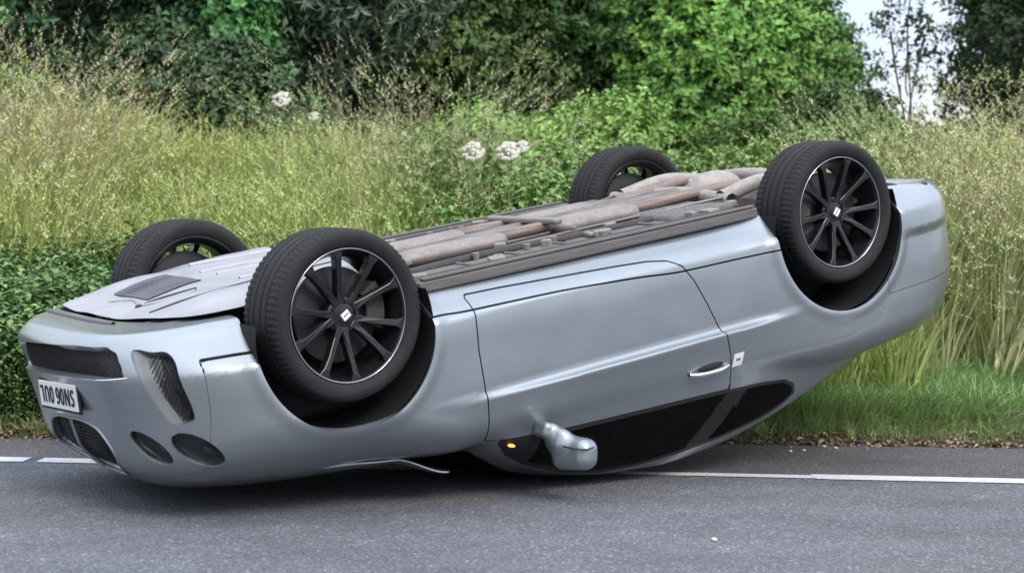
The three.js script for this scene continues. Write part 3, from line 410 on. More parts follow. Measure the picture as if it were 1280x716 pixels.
// ---------------------------------------------------------------- the overturned car
const grime = noiseTex(256, 256, (u, v) => { const n = loopNoise(u, v, 14, 3, 5), m = loopNoise(u, v, 40, 9, 3); const k = 0.62 + 0.5 * n + 0.25 * m; return [k, k * 0.97, k * 0.94]; });
const grimeSoft = noiseTex(256, 256, (u, v) => { const k = 0.88 + 0.22 * loopNoise(u, v, 5, 3, 4) + 0.06 * loopNoise(u, v, 40, 9, 2); return [k, k, k]; });
const grimeMid = noiseTex(256, 256, (u, v) => { const k = 0.80 + 0.36 * loopNoise(u, v, 9, 3, 5) + 0.22 * loopNoise(u, v, 45, 6, 3); return [k, k * 0.975, k * 0.95]; });
const filmR = noiseTex(256, 256, (u, v) => { const k = 0.40 + 0.06 * loopNoise(u, v, 5, 5, 3); return [k, k, k]; });
const M = {
  paint: new THREE.MeshPhysicalMaterial({ color: lin(0.315, 0.345, 0.37), metalness: 0.76, roughness: 1, roughnessMap: filmR, clearcoat: 0.7, clearcoatRoughness: 0.07 }),
  glass: new THREE.MeshPhysicalMaterial({ color: lin(0.045, 0.055, 0.06), roughness: 0.06, specularIntensity: 0.4, transmission: 1, thickness: 0, ior: 1.5, side: THREE.DoubleSide }),
  lens: new THREE.MeshPhysicalMaterial({ color: lin(0.45, 0.48, 0.5), roughness: 0.06, transmission: 1, thickness: 0, ior: 1.45, side: THREE.DoubleSide }),
  chrome: new THREE.MeshStandardMaterial({ color: lin(0.86, 0.87, 0.88), metalness: 1, roughness: 0.2 }),
  lip: new THREE.MeshStandardMaterial({ color: lin(0.5, 0.5, 0.51), metalness: 1, roughness: 0.32, roughnessMap: grime }),
  black: new THREE.MeshStandardMaterial({ color: lin(0.012, 0.012, 0.013), roughness: 0.7 }),
  gloss: new THREE.MeshPhysicalMaterial({ color: lin(0.008, 0.008, 0.010), roughness: 0.33, clearcoat: 0.25, clearcoatRoughness: 0.2 }),
  rubber: new THREE.MeshStandardMaterial({ color: lin(0.021, 0.022, 0.025), roughness: 0.82, map: grime }),
  seal: new THREE.MeshStandardMaterial({ color: lin(0.015, 0.015, 0.016), roughness: 0.5 }),
  tray: new THREE.MeshStandardMaterial({ color: lin(0.42, 0.42, 0.455), roughness: 0.5, metalness: 0.2, map: grimeSoft }),
  trayDark: new THREE.MeshStandardMaterial({ color: lin(0.10, 0.10, 0.115), roughness: 0.7 }),
  under: new THREE.MeshStandardMaterial({ color: lin(0.085, 0.08, 0.08), roughness: 0.85, map: grime }),
  panel: new THREE.MeshStandardMaterial({ color: lin(0.20, 0.19, 0.195), roughness: 0.7, map: grime }),
  pipe: new THREE.MeshStandardMaterial({ color: lin(0.36, 0.29, 0.26), roughness: 0.62, metalness: 0.25, map: grime }),
  shield: new THREE.MeshStandardMaterial({ color: lin(0.33, 0.30, 0.29), roughness: 0.6, metalness: 0.3, map: grimeMid }),
  arm: new THREE.MeshStandardMaterial({ color: lin(0.40, 0.37, 0.35), roughness: 0.65, metalness: 0.15, map: grimeMid }),
  steel: new THREE.MeshStandardMaterial({ color: lin(0.30, 0.29, 0.29), roughness: 0.45, metalness: 0.7, map: grime }),
  satin: new THREE.MeshStandardMaterial({ color: lin(0.13, 0.142, 0.155), roughness: 0.55, metalness: 0.3 }),
  liner: new THREE.MeshStandardMaterial({ color: lin(0.005, 0.005, 0.006), roughness: 0.8 }),
  disc: new THREE.MeshStandardMaterial({ color: lin(0.05, 0.05, 0.054), roughness: 0.45, metalness: 0.6 }),
  leather: new THREE.MeshStandardMaterial({ color: lin(0.02, 0.02, 0.022), roughness: 0.6 }),
  white: new THREE.MeshStandardMaterial({ color: lin(0.78, 0.78, 0.76), roughness: 0.5 }),
  ink: new THREE.MeshStandardMaterial({ color: lin(0.02, 0.02, 0.03), roughness: 0.6 }),
  amber: new THREE.MeshStandardMaterial({ color: lin(0.9, 0.35, 0.06), roughness: 0.3, emissive: lin(1, 0.36, 0.07), emissiveIntensity: 1.6 }),
};
for (const m of [M.paint]) { const t = m.roughnessMap; t.repeat.set(0.6, 0.6); }
const car = new THREE.Group(); car.name = 'overturned_car'; scene.add(car);
tag(car, 'silver grey coupe lying upside down on its roof across the white edge line', 'car');
const part = (name, geo, mat, label) => { const m = mesh(name, geo, mat, car); if (label) m.userData.label = label; return m; };
{
  const S = new Skin(field, [-2.66, 0.1, -1.06], [2.42, 1.5, 1.06], 0.021);
  let rest = S.tri; const V = S.v;
  const drop = (fn) => { rest = S.split(rest, fn)[1]; };
  const take = (fn, gap = 0.005) => { const g = typeof gap === 'function' ? gap : () => gap, inn = S.split(rest, (x, y, z) => fn(x, y, z) + g(x, y, z) / 2)[0]; rest = S.split(rest, (x, y, z) => fn(x, y, z) - g(x, y, z) / 2)[1]; return inn; };
  const frontX = (z, y) => { let a = 2.6, b = 1.4; for (let i = 0; i < 26; i++) { const m = (a + b) / 2; field(m, y, z) < 0 ? b = m : a = m; } return a; };
  const sideZ = (x, y) => { let a = 1.2, b = 0.2; for (let i = 0; i < 26; i++) { const m = (a + b) / 2; field(x, y, m) < 0 ? b = m : a = m; } return a; };
  const tilt = (z) => 0.06 * (z - 0.3);                // the nose sits slightly twisted
  // openings
  for (const a of ARCH) drop((x, y, z) => Math.max(Math.hypot(x - a.x, y - a.y) - a.r, 0.56 - Math.abs(z)));
  const trayEdge = curve([[-0.72, 1.97], [-0.55, 2.075], [-0.15, 2.08], [0.15, 2.07], [0.38, 2.015], [0.56, 1.94], [0.63, 1.85], [0.66, 1.72]]);
  const under = (x, y, z) => Math.max(y - botY(x) - 0.03, Math.abs(z) - (x > 1.0 ? 0.66 : 0.815), x - trayEdge(z), -1.9 - x);
  drop(under);
  const intake = poly([[0.672, 0.347], [0.655, 0.30], [0.62, 0.245], [0.56, 0.216], [0.3, 0.207], [-0.3, 0.207], [-0.56, 0.216], [-0.62, 0.245], [-0.655, 0.30], [-0.672, 0.347], [-0.45, 0.337], [0.45, 0.337]]);
  const sideIn = poly(smooth([[-1.52, 0.222], [-1.40, 0.236], [-1.325, 0.243], [-1.268, 0.284], [-1.231, 0.379], [-1.203, 0.508], [-1.26, 0.522], [-1.345, 0.515], [-1.415, 0.42], [-1.475, 0.31]], 4)), scoop = curve([[0.2, -1.52], [0.31, -1.48], [0.42, -1.42], [0.517, -1.35], [0.55, -1.325]]);
  const rad = poly(smooth([[-0.36, 0.765], [-0.43, 0.68], [-0.35, 0.575], [-0.2, 0.537], [0, 0.532], [0.2, 0.537], [0.35, 0.575], [0.43, 0.68], [0.36, 0.765], [0, 0.775]], 4));
  const LAMPS = [[0.683, 0.612, 0.105, 0.047, -0.118, 0.138, 0.128], [0.815, 0.637, 0.112, 0.056, -0.153, 0.128, 0.09]].flatMap(([z, y, a, b, tx, ty, tz]) => [1, -1].map((s) => { const x = frontX(z, y), n = new THREE.Vector3(...grad(field, [x, y, s * z], 0.03, [0, 0, 0])).normalize(), t = new THREE.Vector3(tx, ty, s * tz); t.addScaledVector(n, -t.dot(n)).normalize(); return { s, a, b, o: new THREE.Vector3(x, y, s * z), n, t, u: n.clone().cross(t) }; }));
  const recess = [];
  drop((x, y, z) => Math.max(intake(z, y + tilt(z)), 1.9 - x));
  drop((x, y, z) => Math.max(sideIn(Math.abs(z) - x, y), 1.8 - x));
  drop((x, y, z) => Math.max(rad(z, y + tilt(z)), 2.05 - x));
  for (const l of LAMPS) drop((x, y, z) => { const dx = x - l.o.x, dy = y - l.o.y, dz = z - l.o.z, n = dx * l.n.x + dy * l.n.y + dz * l.n.z; if (Math.abs(n) > 0.07) return 1; const a = dx * l.t.x + dy * l.t.y + dz * l.t.z, b = dx * l.u.x + dy * l.u.y + dz * l.u.z; return (Math.hypot(a / l.a, b / l.b) - 1) * l.b; });
  // glass
  const belt = [[0.70, 0.935], [0.4, 0.963], [0, 0.982], [-0.5, 1.006], [-0.8, 1.030], [-0.98, 1.058], [-1.06, 1.10], [-1.085, 1.145], [-1.02, 1.185], [-0.885, 1.226], [-0.62, 1.262], [-0.37, 1.274], [-0.12, 1.268], [0.1, 1.246], [0.33, 1.178], [0.53, 1.083], [0.64, 1.005]];
  const dlo = poly(belt);
  for (const s of [1, -1]) {
    const frame = take((x, y, z) => Math.max(dlo(x, y) - 0.014, 0.45 - s * z), 0);          // rubber frame round the panes
    const [pane, ring] = S.split(frame, (x, y) => dlo(x, y) + 0.004);
    const [door, quarter] = S.split(pane, (x, y) => Math.max(-0.56 - 0.10 * (y - 1) - x, -5));
    const [tri, glass] = S.split(door, (x, y) => 0.50 + (y - 0.95) * 0.35 - x);
    part('window_seal', S.geo(ring, 0.02), M.seal);
    part('side_window', S.geo(glass), M.glass); part('quarter_window', S.geo(quarter), M.glass);
    part('mirror_sail_panel', S.geo(tri), M.gloss);
  }
  const wsw = (x) => 0.52 + 0.19 * sstep(0.25, 0.95, x);
  const wind = take((x, y, z) => Math.max(x - 1.0 + 0.28 * z * z, 0.24 - 0.12 * z * z - x, Math.abs(z) - wsw(x), 0.95 - y, y - roofY(x + 0.3 * z * z) - 0.06), 0.01);
  part('windscreen', S.geo(wind), M.glass);
  const back = take((x, y, z) => Math.max(x + 1.0 + 0.1 * z * z, -1.72 + 0.12 * z * z - x, Math.abs(z) - (0.52 - 0.10 * sstep(-1.0, -1.7, x)), 1.08 - y), 0.01);
  part('rear_window', S.geo(back), M.glass);
  // doors and outer panels
  const doorP = poly([[0.783, 0.268], [0.6, 0.272], [0.308, 0.283], [0, 0.294], [-0.18, 0.303], [-0.28, 0.318], [-0.345, 0.352], [-0.40, 0.43], [-0.455, 0.54], [-0.515, 0.68], [-0.56, 0.81], [-0.585, 0.93], [-0.59, 0.998], [-0.5, 0.992], [0, 0.968], [0.4, 0.949], [0.72, 0.921], [0.79, 0.907], [0.795, 0.75], [0.80, 0.5]]);
  const sillY = curve([[1.2, 0.314], [0.972, 0.316], [0.829, 0.324], [0.358, 0.334], [-0.079, 0.357], [-0.355, 0.378], [-0.923, 0.384], [-1.1, 0.384]]), doors = [];
  for (const s of [1, -1]) doors.push(take((x, y, z) => Math.max(doorP(x, y), 0.4 - s * z), 0.0065));
  for (const d of doors) { const [lowD] = S.split(d, (x, y) => y - sillY(x) + 0.004), upD = S.split(d, (x, y) => y - sillY(x) - 0.004)[1]; const m = part('door', S.geo(upD, 0.03), M.paint); mesh('door_sill_edge', S.geo(lowD, 0.03), M.paint, m); }
  for (const s of [1, -1]) part('sill_panel', S.geo(take((x, y, z) => Math.max(y - sillY(x), x - 1.15, -1.05 - x, 0.5 - s * z), 0.008), 0.03), M.paint);
  const bonnetW = (x) => 0.715 + 0.03 * sstep(1.9, 1.2, x) - 0.45 * Math.max(0, x - 1.85) ** 1.5;
  const bonnet = take((x, y, z) => Math.max(Math.abs(z) - bonnetW(x), x - 2.13 + 0.12 * z * z, 1.04 - 0.22 * z * z - x, 0.72 - y), 0.006);
  const bg = S.geo(bonnet, 0.007); { const p = bg.attributes.position; for (let i = 0; i < p.count; i++) { const x = p.getX(i), z = p.getZ(i), k = sstep(1.16, 0.93, x) * sstep(0.35, 0.72, z); p.setXYZ(i, x - 0.015 * k, p.getY(i) - 0.006 + 0.075 * k + 0.012 * sstep(1.6, 1.2, x) * sstep(0.5, 0.7, z) + 0.006 * fbm(x * 4, z * 4, 2, 2) * sstep(2.0, 1.7, x), z + 0.016 * sstep(1.9, 1.1, x) * sstep(0.4, 0.7, z)); } bg.computeVertexNormals(); }
  part('bonnet', bg, M.paint, 'sprung open bonnet with its edge standing off the wing');
  const boot = take((x, y, z) => Math.max(Math.abs(z) - 0.56, x + 1.78 - 0.1 * z * z, 0.74 - y), 0.006);
  part('boot_lid', S.geo(boot, 0.025), M.paint);
  const fb = take((x, y, z) => Math.min(Math.max(1.978 + 0.15 * Math.max(0, y - 0.5) - x, y - 0.74), Math.max(1.6 - x, y - 0.291 - 0.02 * (1.88 - x))), (x, y, z) => (x < 1.974 && y < 0.32 ? 0.011 : 0.0015));
  part('front_bumper', S.geo(fb, 0.05), M.paint);
  const rb = take((x, y) => Math.max(x + 1.60, y - 0.728 - 0.012 * (x + 1.8)), 0.003);
  part('rear_bumper', S.geo(rb, 0.03), M.paint);
  for (const s of [1, -1]) part('front_wing', S.geo(take((x, y, z) => Math.max(0.79 - x, -s * z + 0.03, y - 1.2), 0.0025), 0.03), M.paint);
  part('body_shell', S.geo(rest, 0.03), M.paint);

  // grilles: real wires standing behind the openings
  const wires = (inside, place, u0, u1, v0, v1, pitch, r, slope) => {
    const out = [];
    for (const dir of [1, -1]) for (let c = u0 - (v1 - v0); c < u1 + (v1 - v0); c += pitch) {
      let run = []; const flush = () => { if (run.length > 1) out.push(tube(run.length > 2 ? [run[0], run[run.length >> 1], run[run.length - 1]] : run, r, Math.max(2, run.length >> 1), 4)); run = []; };
      for (let k = 0; k <= 24; k++) { const v = v0 + (v1 - v0) * k / 24, u = c + dir * (v - v0) * slope; if (inside(u, v) < 0.01) run.push(place(u, v)); else flush(); }
      flush();
    }
    return out;
  };
  const backing = (inside, place, u0, u1, v0, v1, n = 28, m = 14) => {
    const p = [], ix = [], ok = []; for (let i = 0; i <= n; i++) for (let j = 0; j <= m; j++) { const u = u0 + (u1 - u0) * i / n, v = v0 + (v1 - v0) * j / m; p.push(...place(u, v)); ok.push(inside(u, v) < 0.05); }
    for (let i = 0; i < n; i++) for (let j = 0; j < m; j++) { const a = i * (m + 1) + j, b = a + 1, c = a + m + 1, d = c + 1; if (ok[a] && ok[b] && ok[c] && ok[d]) ix.push(a, b, d, a, d, c); }
    const g = new THREE.BufferGeometry(); g.setAttribute('position', new THREE.Float32BufferAttribute(p, 3)); g.setAttribute('uv', new THREE.Float32BufferAttribute(p.length / 3 * 2, 2)); g.setIndex(ix); g.computeVertexNormals(); return g;
  };
  const frontAt = (d) => (z, y) => [frontX(z, y - tilt(z)) - d, y - tilt(z), z];
  part('lower_grille_mesh', merge(wires(intake, frontAt(0.035), -0.68, 0.68, 0.2, 0.35, 0.022, 0.0022, 0.8)), M.black);
  part('lower_grille_backing', backing(intake, frontAt(0.06), -0.7, 0.7, 0.17, 0.385, 60, 20), M.trayDark);
  const trimLine = []; for (let z = -0.68; z <= 0.681; z += 0.04) { const y = 0.343 - tilt(z); trimLine.push([frontX(z, y) - 0.004, y, z]); }
  part('grille_trim', tube(trimLine, 0.005, 60, 6), M.chrome);
  for (const s of [1, -1]) {
    const place = (d) => (u, v) => { let a = 1.3, b = 0.3; for (let i = 0; i < 24; i++) { const m = (a + b) / 2; field(m - u, v, m) < 0 ? b = m : a = m; } return [a - u - d * 0.75, v, s * (a - d * 0.65)]; };
    part('side_grille_mesh', merge(wires((u, v) => Math.max(sideIn(u, v), scoop(v) + 0.052 - u), place(0.042), -1.53, -1.18, 0.21, 0.53, 0.024, 0.0026, 0.7)), M.black);
    part('scoop_wall', backing((u, v) => Math.max(sideIn(u, v) - 0.02, u - scoop(v) - 0.07), (u, v) => place(0.004 + 0.046 * sstep(-0.01, 0.075, u - scoop(v)))(u, v), -1.56, -1.26, 0.2, 0.54, 40, 24), M.satin);
    part('side_grille_backing', backing((u, v) => sideIn(u, v) - 0.02, place(0.068), -1.54, -1.17, 0.2, 0.54), M.trayDark);
  }
  part('radiator_grille_mesh', merge(wires(rad, frontAt(0.03), -0.46, 0.46, 0.52, 0.79, 0.026, 0.003, 0.8)), M.gloss);
  part('radiator_grille_backing', backing(rad, frontAt(0.055), -0.5, 0.5, 0.5, 0.81), M.black);
  part('radiator_grille_frame', tube(smooth([[-0.36, 0.765], [-0.43, 0.68], [-0.35, 0.575], [-0.2, 0.537], [0, 0.532], [0.2, 0.537], [0.35, 0.575], [0.43, 0.68], [0.36, 0.765], [0, 0.775]], 4).map(([z, y]) => [frontX(z, y - tilt(z)) - 0.002, y - tilt(z), z]), 0.008, 120, 8, true), M.paint);
  part('grille_centre_bar', tube([0.535, 0.6, 0.67, 0.77].map((y) => [frontX(0, y + 0.018) - 0.004, y + 0.018, 0]), 0.009, 12, 6), M.paint);
  for (const l of LAMPS) {                             // slanted oval headlamps, each a dark bowl, a lens and a projector
    const B = new THREE.Matrix4().makeBasis(l.t, l.u, l.n), put = (g, d, k = 1) => { g.scale(l.a * k, l.b * k, 0.1); g.applyMatrix4(B); g.translate(l.o.x - l.n.x * d, l.o.y - l.n.y * d, l.o.z - l.n.z * d); return g; };
    const bowl = part('headlamp', put(lathe([[0.001, -0.62], [0.6, -0.58], [0.92, -0.30], [1.0, 0.05]], 44), 0.016), M.satin);
    mesh('lamp_rim', put(new THREE.TorusGeometry(0.97, 0.05, 8, 56), 0.022), M.gloss, bowl);
    mesh('projector', put(lathe([[0.001, 0.05], [0.22, 0.0], [0.36, -0.15], [0.42, -0.4]], 28).translate(0.42, 0, 0), 0.04), M.steel, bowl);
    mesh('lamp_lens', put(lathe([[0.001, 0.10], [0.5, 0.06], [0.96, -0.06]], 40), 0.022), M.lens, bowl);
  }
  // number plate
  const font = await new FontLoader().loadAsync('fonts/droid/droid_sans_bold.typeface.json');
  const plateAt = (g) => { g.rotateY(Math.PI / 2); g.rotateX(0.06); g.rotateZ(-0.05); g.translate(frontX(0, 0.43) + 0.012, 0.43 - tilt(0), 0); return g; };
  const plate = part('number_plate', plateAt(box(0.52, 0.112, 0.008, 0, 0, 0, 0.004)), M.white, 'white front number plate with dark characters');
  const tg = new TextGeometry('SN06 0UL', { font, size: 0.062, depth: 0.002, curveSegments: 5 }); tg.computeBoundingBox(); tg.translate(-(tg.boundingBox.max.x + tg.boundingBox.min.x) / 2, -0.031, 0.0045); tg.scale(0.47 / (tg.boundingBox.max.x - tg.boundingBox.min.x), 1.15, 1);
  mesh('plate_lettering', plateAt(tg), M.ink, plate);
  part('plate_holder', plateAt(box(0.545, 0.135, 0.012, 0, 0, -0.008, 0.005)), M.black);

  // undertray and the underside
  const sheet = (x0, x1, z0, z1, nx, nz, fy, clip) => { const p = [], u = [], ix = []; for (let i = 0; i <= nx; i++) for (let j = 0; j <= nz; j++) { const z = mix(z0, z1, j / nz), xe = clip ? Math.min(x1, clip(z)) : x1, x = mix(x0, xe, i / nx); p.push(x, fy(x, z), z); u.push(x, z); } for (let i = 0; i < nx; i++) for (let j = 0; j < nz; j++) { const a = i * (nz + 1) + j, b = a + 1, c = a + nz + 1, d = c + 1; ix.push(a, d, b, a, c, d); } const g = new THREE.BufferGeometry(); g.setAttribute('position', new THREE.Float32BufferAttribute(p, 3)); g.setAttribute('uv', new THREE.Float32BufferAttribute(u, 2)); g.setIndex(ix); g.computeVertexNormals(); return g; };
  const trayY0 = (x, z) => 0.157 - 0.062 * sstep(2.06, 1.62, x) - 0.012 * sstep(1.6, 1.2, x) - 0.018 * Math.exp(-(((z + 0.55) / 0.1) ** 2)) * (0.6 + 0.8 * noise.noise(x * 6, 2, 1)) + 0.010 * noise.noise(x * 3, z * 4, 5) * 1;
  const trayY = (x, z) => mix(trayY0(x, z), 0.152, z > 0 ? 0.85 * sstep(0.36, 0.63, z) * sstep(1.15, 1.4, x) : 0);
  const tray = part('undertray', sheet(1.02, 2.3, -0.655, 0.655, 70, 70, trayY, (z) => trayEdge(z) - 0.018), M.tray, 'pale grey scuffed tray under the engine');
  const onTray = (pts, r, lift = 0) => tube(pts.map(([x, z]) => [x, trayY(x, z) - lift, z]), r, 30, 6);
  part('tray_vent_panel', sheet(1.60, 1.86, -0.42, 0.02, 14, 20, (x, z) => trayY(x, z) - 0.006), M.trayDark, 'dark grey mesh panel in the tray');
  const ribs = []; for (let i = 0; i < 15; i++) ribs.push(onTray([[1.605 + i * 0.018, -0.41], [1.605 + i * 0.018, 0.01]], 0.003, 0.003)); for (let i = 0; i < 22; i++) ribs.push(onTray([[1.605, -0.41 + i * 0.02], [1.855, -0.41 + i * 0.02]], 0.0025, 0.003));
  part('vent_lattice', merge(ribs), M.trayDark);
  part('tray_slot', merge([onTray([[1.93, 0.06], [1.82, 0.12], [1.70, 0.20]], 0.014, -0.006)]), M.black);
  part('tray_seam', merge([onTray([[1.95, 0.28], [1.80, 0.33], [1.55, 0.36], [1.1, 0.36]], 0.012, -0.007)]), M.black);
  part('tray_ridge', merge([onTray([[1.92, -0.30], [1.88, -0.1], [1.90, 0.09], [1.72, 0.24]], 0.01, 0), onTray([[1.5, -0.25], [1.3, -0.22], [1.05, -0.2]], 0.011, 0.001), onTray([[1.5, -0.05], [1.3, -0.03], [1.05, -0.02]], 0.010, 0.001), onTray([[1.5, 0.2], [1.3, 0.22], [1.05, 0.22]], 0.011, 0.001), onTray([[1.45, -0.5], [1.3, -0.47], [1.05, -0.45]], 0.014, 0.001)]), M.tray);
  const ch = []; for (let z = -0.6; z < 0.3; z += 0.05) ch.push([trayEdge(z) + 0.045, 0.166, z]);
  part('splitter_strip', tube(ch, 0.012, 40, 6), M.trayDark);
  part('engine_bay_lining', box(1.0, 0.45, 1.28, 1.55, 0.46, 0, 0.05), M.black);
  part('floor_pan', merge([box(3.15, 0.03, 1.62, -0.55, 0.262, 0, 0.01), box(0.9, 0.3, 1.1, -1.65, 0.43, 0, 0.05)]), M.under);
  const fl = [];
  for (const s of [1, -1]) {
    const p = (n, g, m) => part(n, g, m);
    p('side_rail', merge([box(1.9, 0.05, 0.07, 0.02, 0.205, s * 0.79, 0.012), box(1.86, 0.012, 0.03, 0.02, 0.172, s * 0.81, 0.004)]), M.panel);
    p('floor_panel', merge([box(0.86, 0.03, 0.26, 0.48, 0.205, s * 0.60, 0.012), box(0.80, 0.03, 0.26, -0.42, 0.208, s * 0.60, 0.012), ...[0, 1, 2, 3, 4, 5, 6].map((i) => box(0.02, 0.016, 0.22, 0.84 - i * 0.26, 0.188, s * 0.60, 0.006))]), M.panel);
    p('sill_seam', tube([[0.98, 0.198, s * 0.745], [0.0, 0.192, s * 0.745], [-0.9, 0.196, s * 0.745]], 0.012, 30, 6), M.shield); p('heat_shield', new THREE.CylinderGeometry(0.15, 0.15, 0.62, 20, 6, true, -0.9, 1.8).rotateX(Math.PI).rotateZ(Math.PI / 2).scale(1, 0.45, 1).translate(0.0, 0.235, s * 0.42), M.shield); p('fuel_tank', box(0.42, 0.07, 0.36, -0.78, 0.20, s * 0.42, 0.03), M.panel); p('floor_rib', merge([tube([[0.95, 0.195, s * 0.45], [0.4, 0.185, s * 0.43], [-0.3, 0.19, s * 0.45], [-0.9, 0.19, s * 0.42]], 0.022, 30, 8), box(1.7, 0.012, 0.05, 0.05, 0.182, s * 0.70, 0.005)]), M.under);
    p('exhaust_pipe', merge([tube([[1.0, 0.19, s * 0.16], [0.7, 0.155, s * 0.17], [0.3, 0.15, s * 0.20], [-0.3, 0.15, s * 0.17], [-0.8, 0.155, s * 0.16], [-1.15, 0.135, s * 0.22], [-1.5, 0.15, s * 0.38], [-1.75, 0.25, s * 0.44]], 0.029, 60, 12)]), M.pipe);
    p('silencer', merge([new THREE.CapsuleGeometry(0.07, 0.46, 6, 22).rotateZ(Math.PI / 2).scale(1, 0.62, 1).translate(0.42, 0.165, s * 0.19), new THREE.CapsuleGeometry(0.085, 0.36, 6, 22).rotateZ(Math.PI / 2).scale(1, 0.6, 1).translate(-0.42, 0.165, s * 0.18)]), M.shield);
    p('rear_silencer', new THREE.CapsuleGeometry(0.10, 0.32, 8, 22).rotateZ(Math.PI / 2).translate(-1.95, 0.32, s * 0.44), M.pipe);
    p('brake_line', tube([[0.9, 0.2, s * 0.33], [0.3, 0.185, s * 0.34], [-0.2, 0.18, s * 0.32], [-0.7, 0.17, s * 0.35], [-1.1, 0.15, s * 0.48]], 0.009, 50, 6), M.steel);
  }
  { const R = rng(17), c = []; for (let i = 0; i < 46; i++) { const x = mix(0.95, -1.0, R()), z = (R() < 0.5 ? -1 : 1) * mix(0.28, 0.72, R()); c.push(R() < 0.5 ? box(0.03 + 0.07 * R(), 0.02 + 0.03 * R(), 0.03 + 0.06 * R(), x, 0.178, z, 0.008, R()) : new THREE.CylinderGeometry(0.014, 0.018, 0.03, 10).translate(x, 0.175, z)); } part('floor_brackets', merge(c), M.shield).userData.kind = 'stuff'; }
  part('prop_shaft', tube([[0.95, 0.2, 0], [0.2, 0.165, 0], [-1.1, 0.15, 0]], 0.034, 20, 12), M.steel);
  part('tunnel_shield', merge([box(0.55, 0.02, 0.30, 0.0, 0.20, 0, 0.008), box(0.4, 0.02, 0.34, -0.72, 0.196, 0.02, 0.008), box(0.05, 0.035, 0.6, 0.72, 0.165, 0, 0.012), box(0.05, 0.03, 0.62, -0.12, 0.12, 0, 0.012)]), M.shield);
  part('rear_subframe', merge([tube([[-1.05, 0.17, -0.5], [-1.12, 0.15, 0], [-1.05, 0.17, 0.5]], 0.035, 24, 10), tube([[-1.6, 0.17, -0.48], [-1.62, 0.13, 0], [-1.6, 0.17, 0.48]], 0.04, 24, 10), tube([[-1.05, 0.16, -0.42], [-1.35, 0.12, -0.40], [-1.62, 0.16, -0.42]], 0.04, 24, 10), tube([[-1.05, 0.16, 0.42], [-1.35, 0.12, 0.40], [-1.62, 0.16, 0.42]], 0.04, 24, 10), new THREE.SphereGeometry(0.13, 24, 16).scale(1.3, 0.8, 1).translate(-1.36, 0.17, 0)]), M.arm);

  // wheels
  const tyreProfile = [[0.271, 0.112], [0.280, 0.127], [0.300, 0.137], [0.318, 0.138], [0.334, 0.132], [0.345, 0.120], [0.3495, 0.104], [0.351, 0.090], [0.351, 0.074], [0.344, 0.072], [0.344, 0.063], [0.351, 0.061], [0.352, 0.033], [0.345, 0.031], [0.345, 0.021], [0.352, 0.019]];
  const full = [...tyreProfile, ...tyreProfile.map(([r, z]) => [r, -z]).reverse()];
  const tyreG = lathe(full, 240); { const p = tyreG.attributes.position; for (let i = 0; i < p.count; i++) { const x = p.getX(i), y = p.getY(i), z = p.getZ(i), r = Math.hypot(x, y), az = Math.abs(z); if (az > 0.07 && az < 0.122 && r > 0.342) { const a = Math.round((Math.atan2(y, x) + Math.PI) / (2 * Math.PI) * 240), k = a % 3 === 0 ? 0.0055 : 0; p.setX(i, x * (r - k) / r); p.setY(i, y * (r - k) / r); } } tyreG.computeVertexNormals(); }
  const rimG = lathe([[0.2725, 0.110], [0.2735, 0.119], [0.269, 0.1205], [0.262, 0.112], [0.256, 0.092], [0.248, 0.06], [0.236, 0.03], [0.234, -0.08], [0.245, -0.10], [0.262, -0.112], [0.270, -0.118], [0.2725, -0.11], [0.255, -0.095], [0.246, -0.07], [0.248, 0.03], [0.2725, 0.110]], 96);
  const lipG = new THREE.TorusGeometry(0.2695, 0.0034, 8, 110).translate(0, 0, 0.119);
  const spokeG = (sgn) => {                            // one arm of a forked pair: narrow at the boss, flared at the rim
    const sh = new THREE.Shape(), P2 = (r, a, o) => [r * Math.cos(a) - o * Math.sin(a), r * Math.sin(a) + o * Math.cos(a)];
    const a0 = sgn * 0.20, a1 = sgn * 0.292, L = [[0.052, a0, -0.014], [0.10, mix(a0, a1, 0.42), -0.0095], [0.18, mix(a0, a1, 0.8), -0.0085], [0.235, a1, -0.011], [0.262, a1, -0.022], [0.262, a1, 0.022], [0.235, a1, 0.011], [0.18, mix(a0, a1, 0.8), 0.0085], [0.10, mix(a0, a1, 0.42), 0.0095], [0.052, a0, 0.014]];
    L.forEach((l, i) => { const q = P2(...l); i ? sh.lineTo(...q) : sh.moveTo(...q); }); sh.closePath();
    const g = new THREE.ExtrudeGeometry(sh, { depth: 0.03, bevelEnabled: true, bevelThickness: 0.006, bevelSize: 0.004, bevelSegments: 2, steps: 1 });
    const p = g.attributes.position; for (let i = 0; i < p.count; i++) { const r = Math.hypot(p.getX(i), p.getY(i)); p.setZ(i, p.getZ(i) + 0.048 + 0.032 * sstep(0.06, 0.255, r)); } g.computeVertexNormals(); return g;
  };
  const spokes = [spokeG(1), spokeG(-1)];
  const hubG = merge([lathe([[0.001, 0.084], [0.036, 0.084], [0.05, 0.078], [0.072, 0.076], [0.078, 0.06], [0.078, 0.02]], 48), ...[0, 1, 2, 3, 4].map((i) => new THREE.CylinderGeometry(0.009, 0.009, 0.02, 6).rotateX(Math.PI / 2).translate(0.057 * Math.cos(i * 1.2566 + 0.63), 0.057 * Math.sin(i * 1.2566 + 0.63), 0.078))]);
  const capG = lathe([[0.001, 0.092], [0.028, 0.091], [0.034, 0.086], [0.034, 0.08]], 36);
  const emblemG = merge([box(0.040, 0.014, 0.004, 0, 0.0095, 0.0935, 0.0018), box(0.040, 0.014, 0.004, 0, -0.0095, 0.0935, 0.0018), box(0.007, 0.012, 0.004, -0.0165, 0, 0.0935, 0.0018), box(0.007, 0.012, 0.004, 0.0165, 0, 0.0935, 0.0018)]);
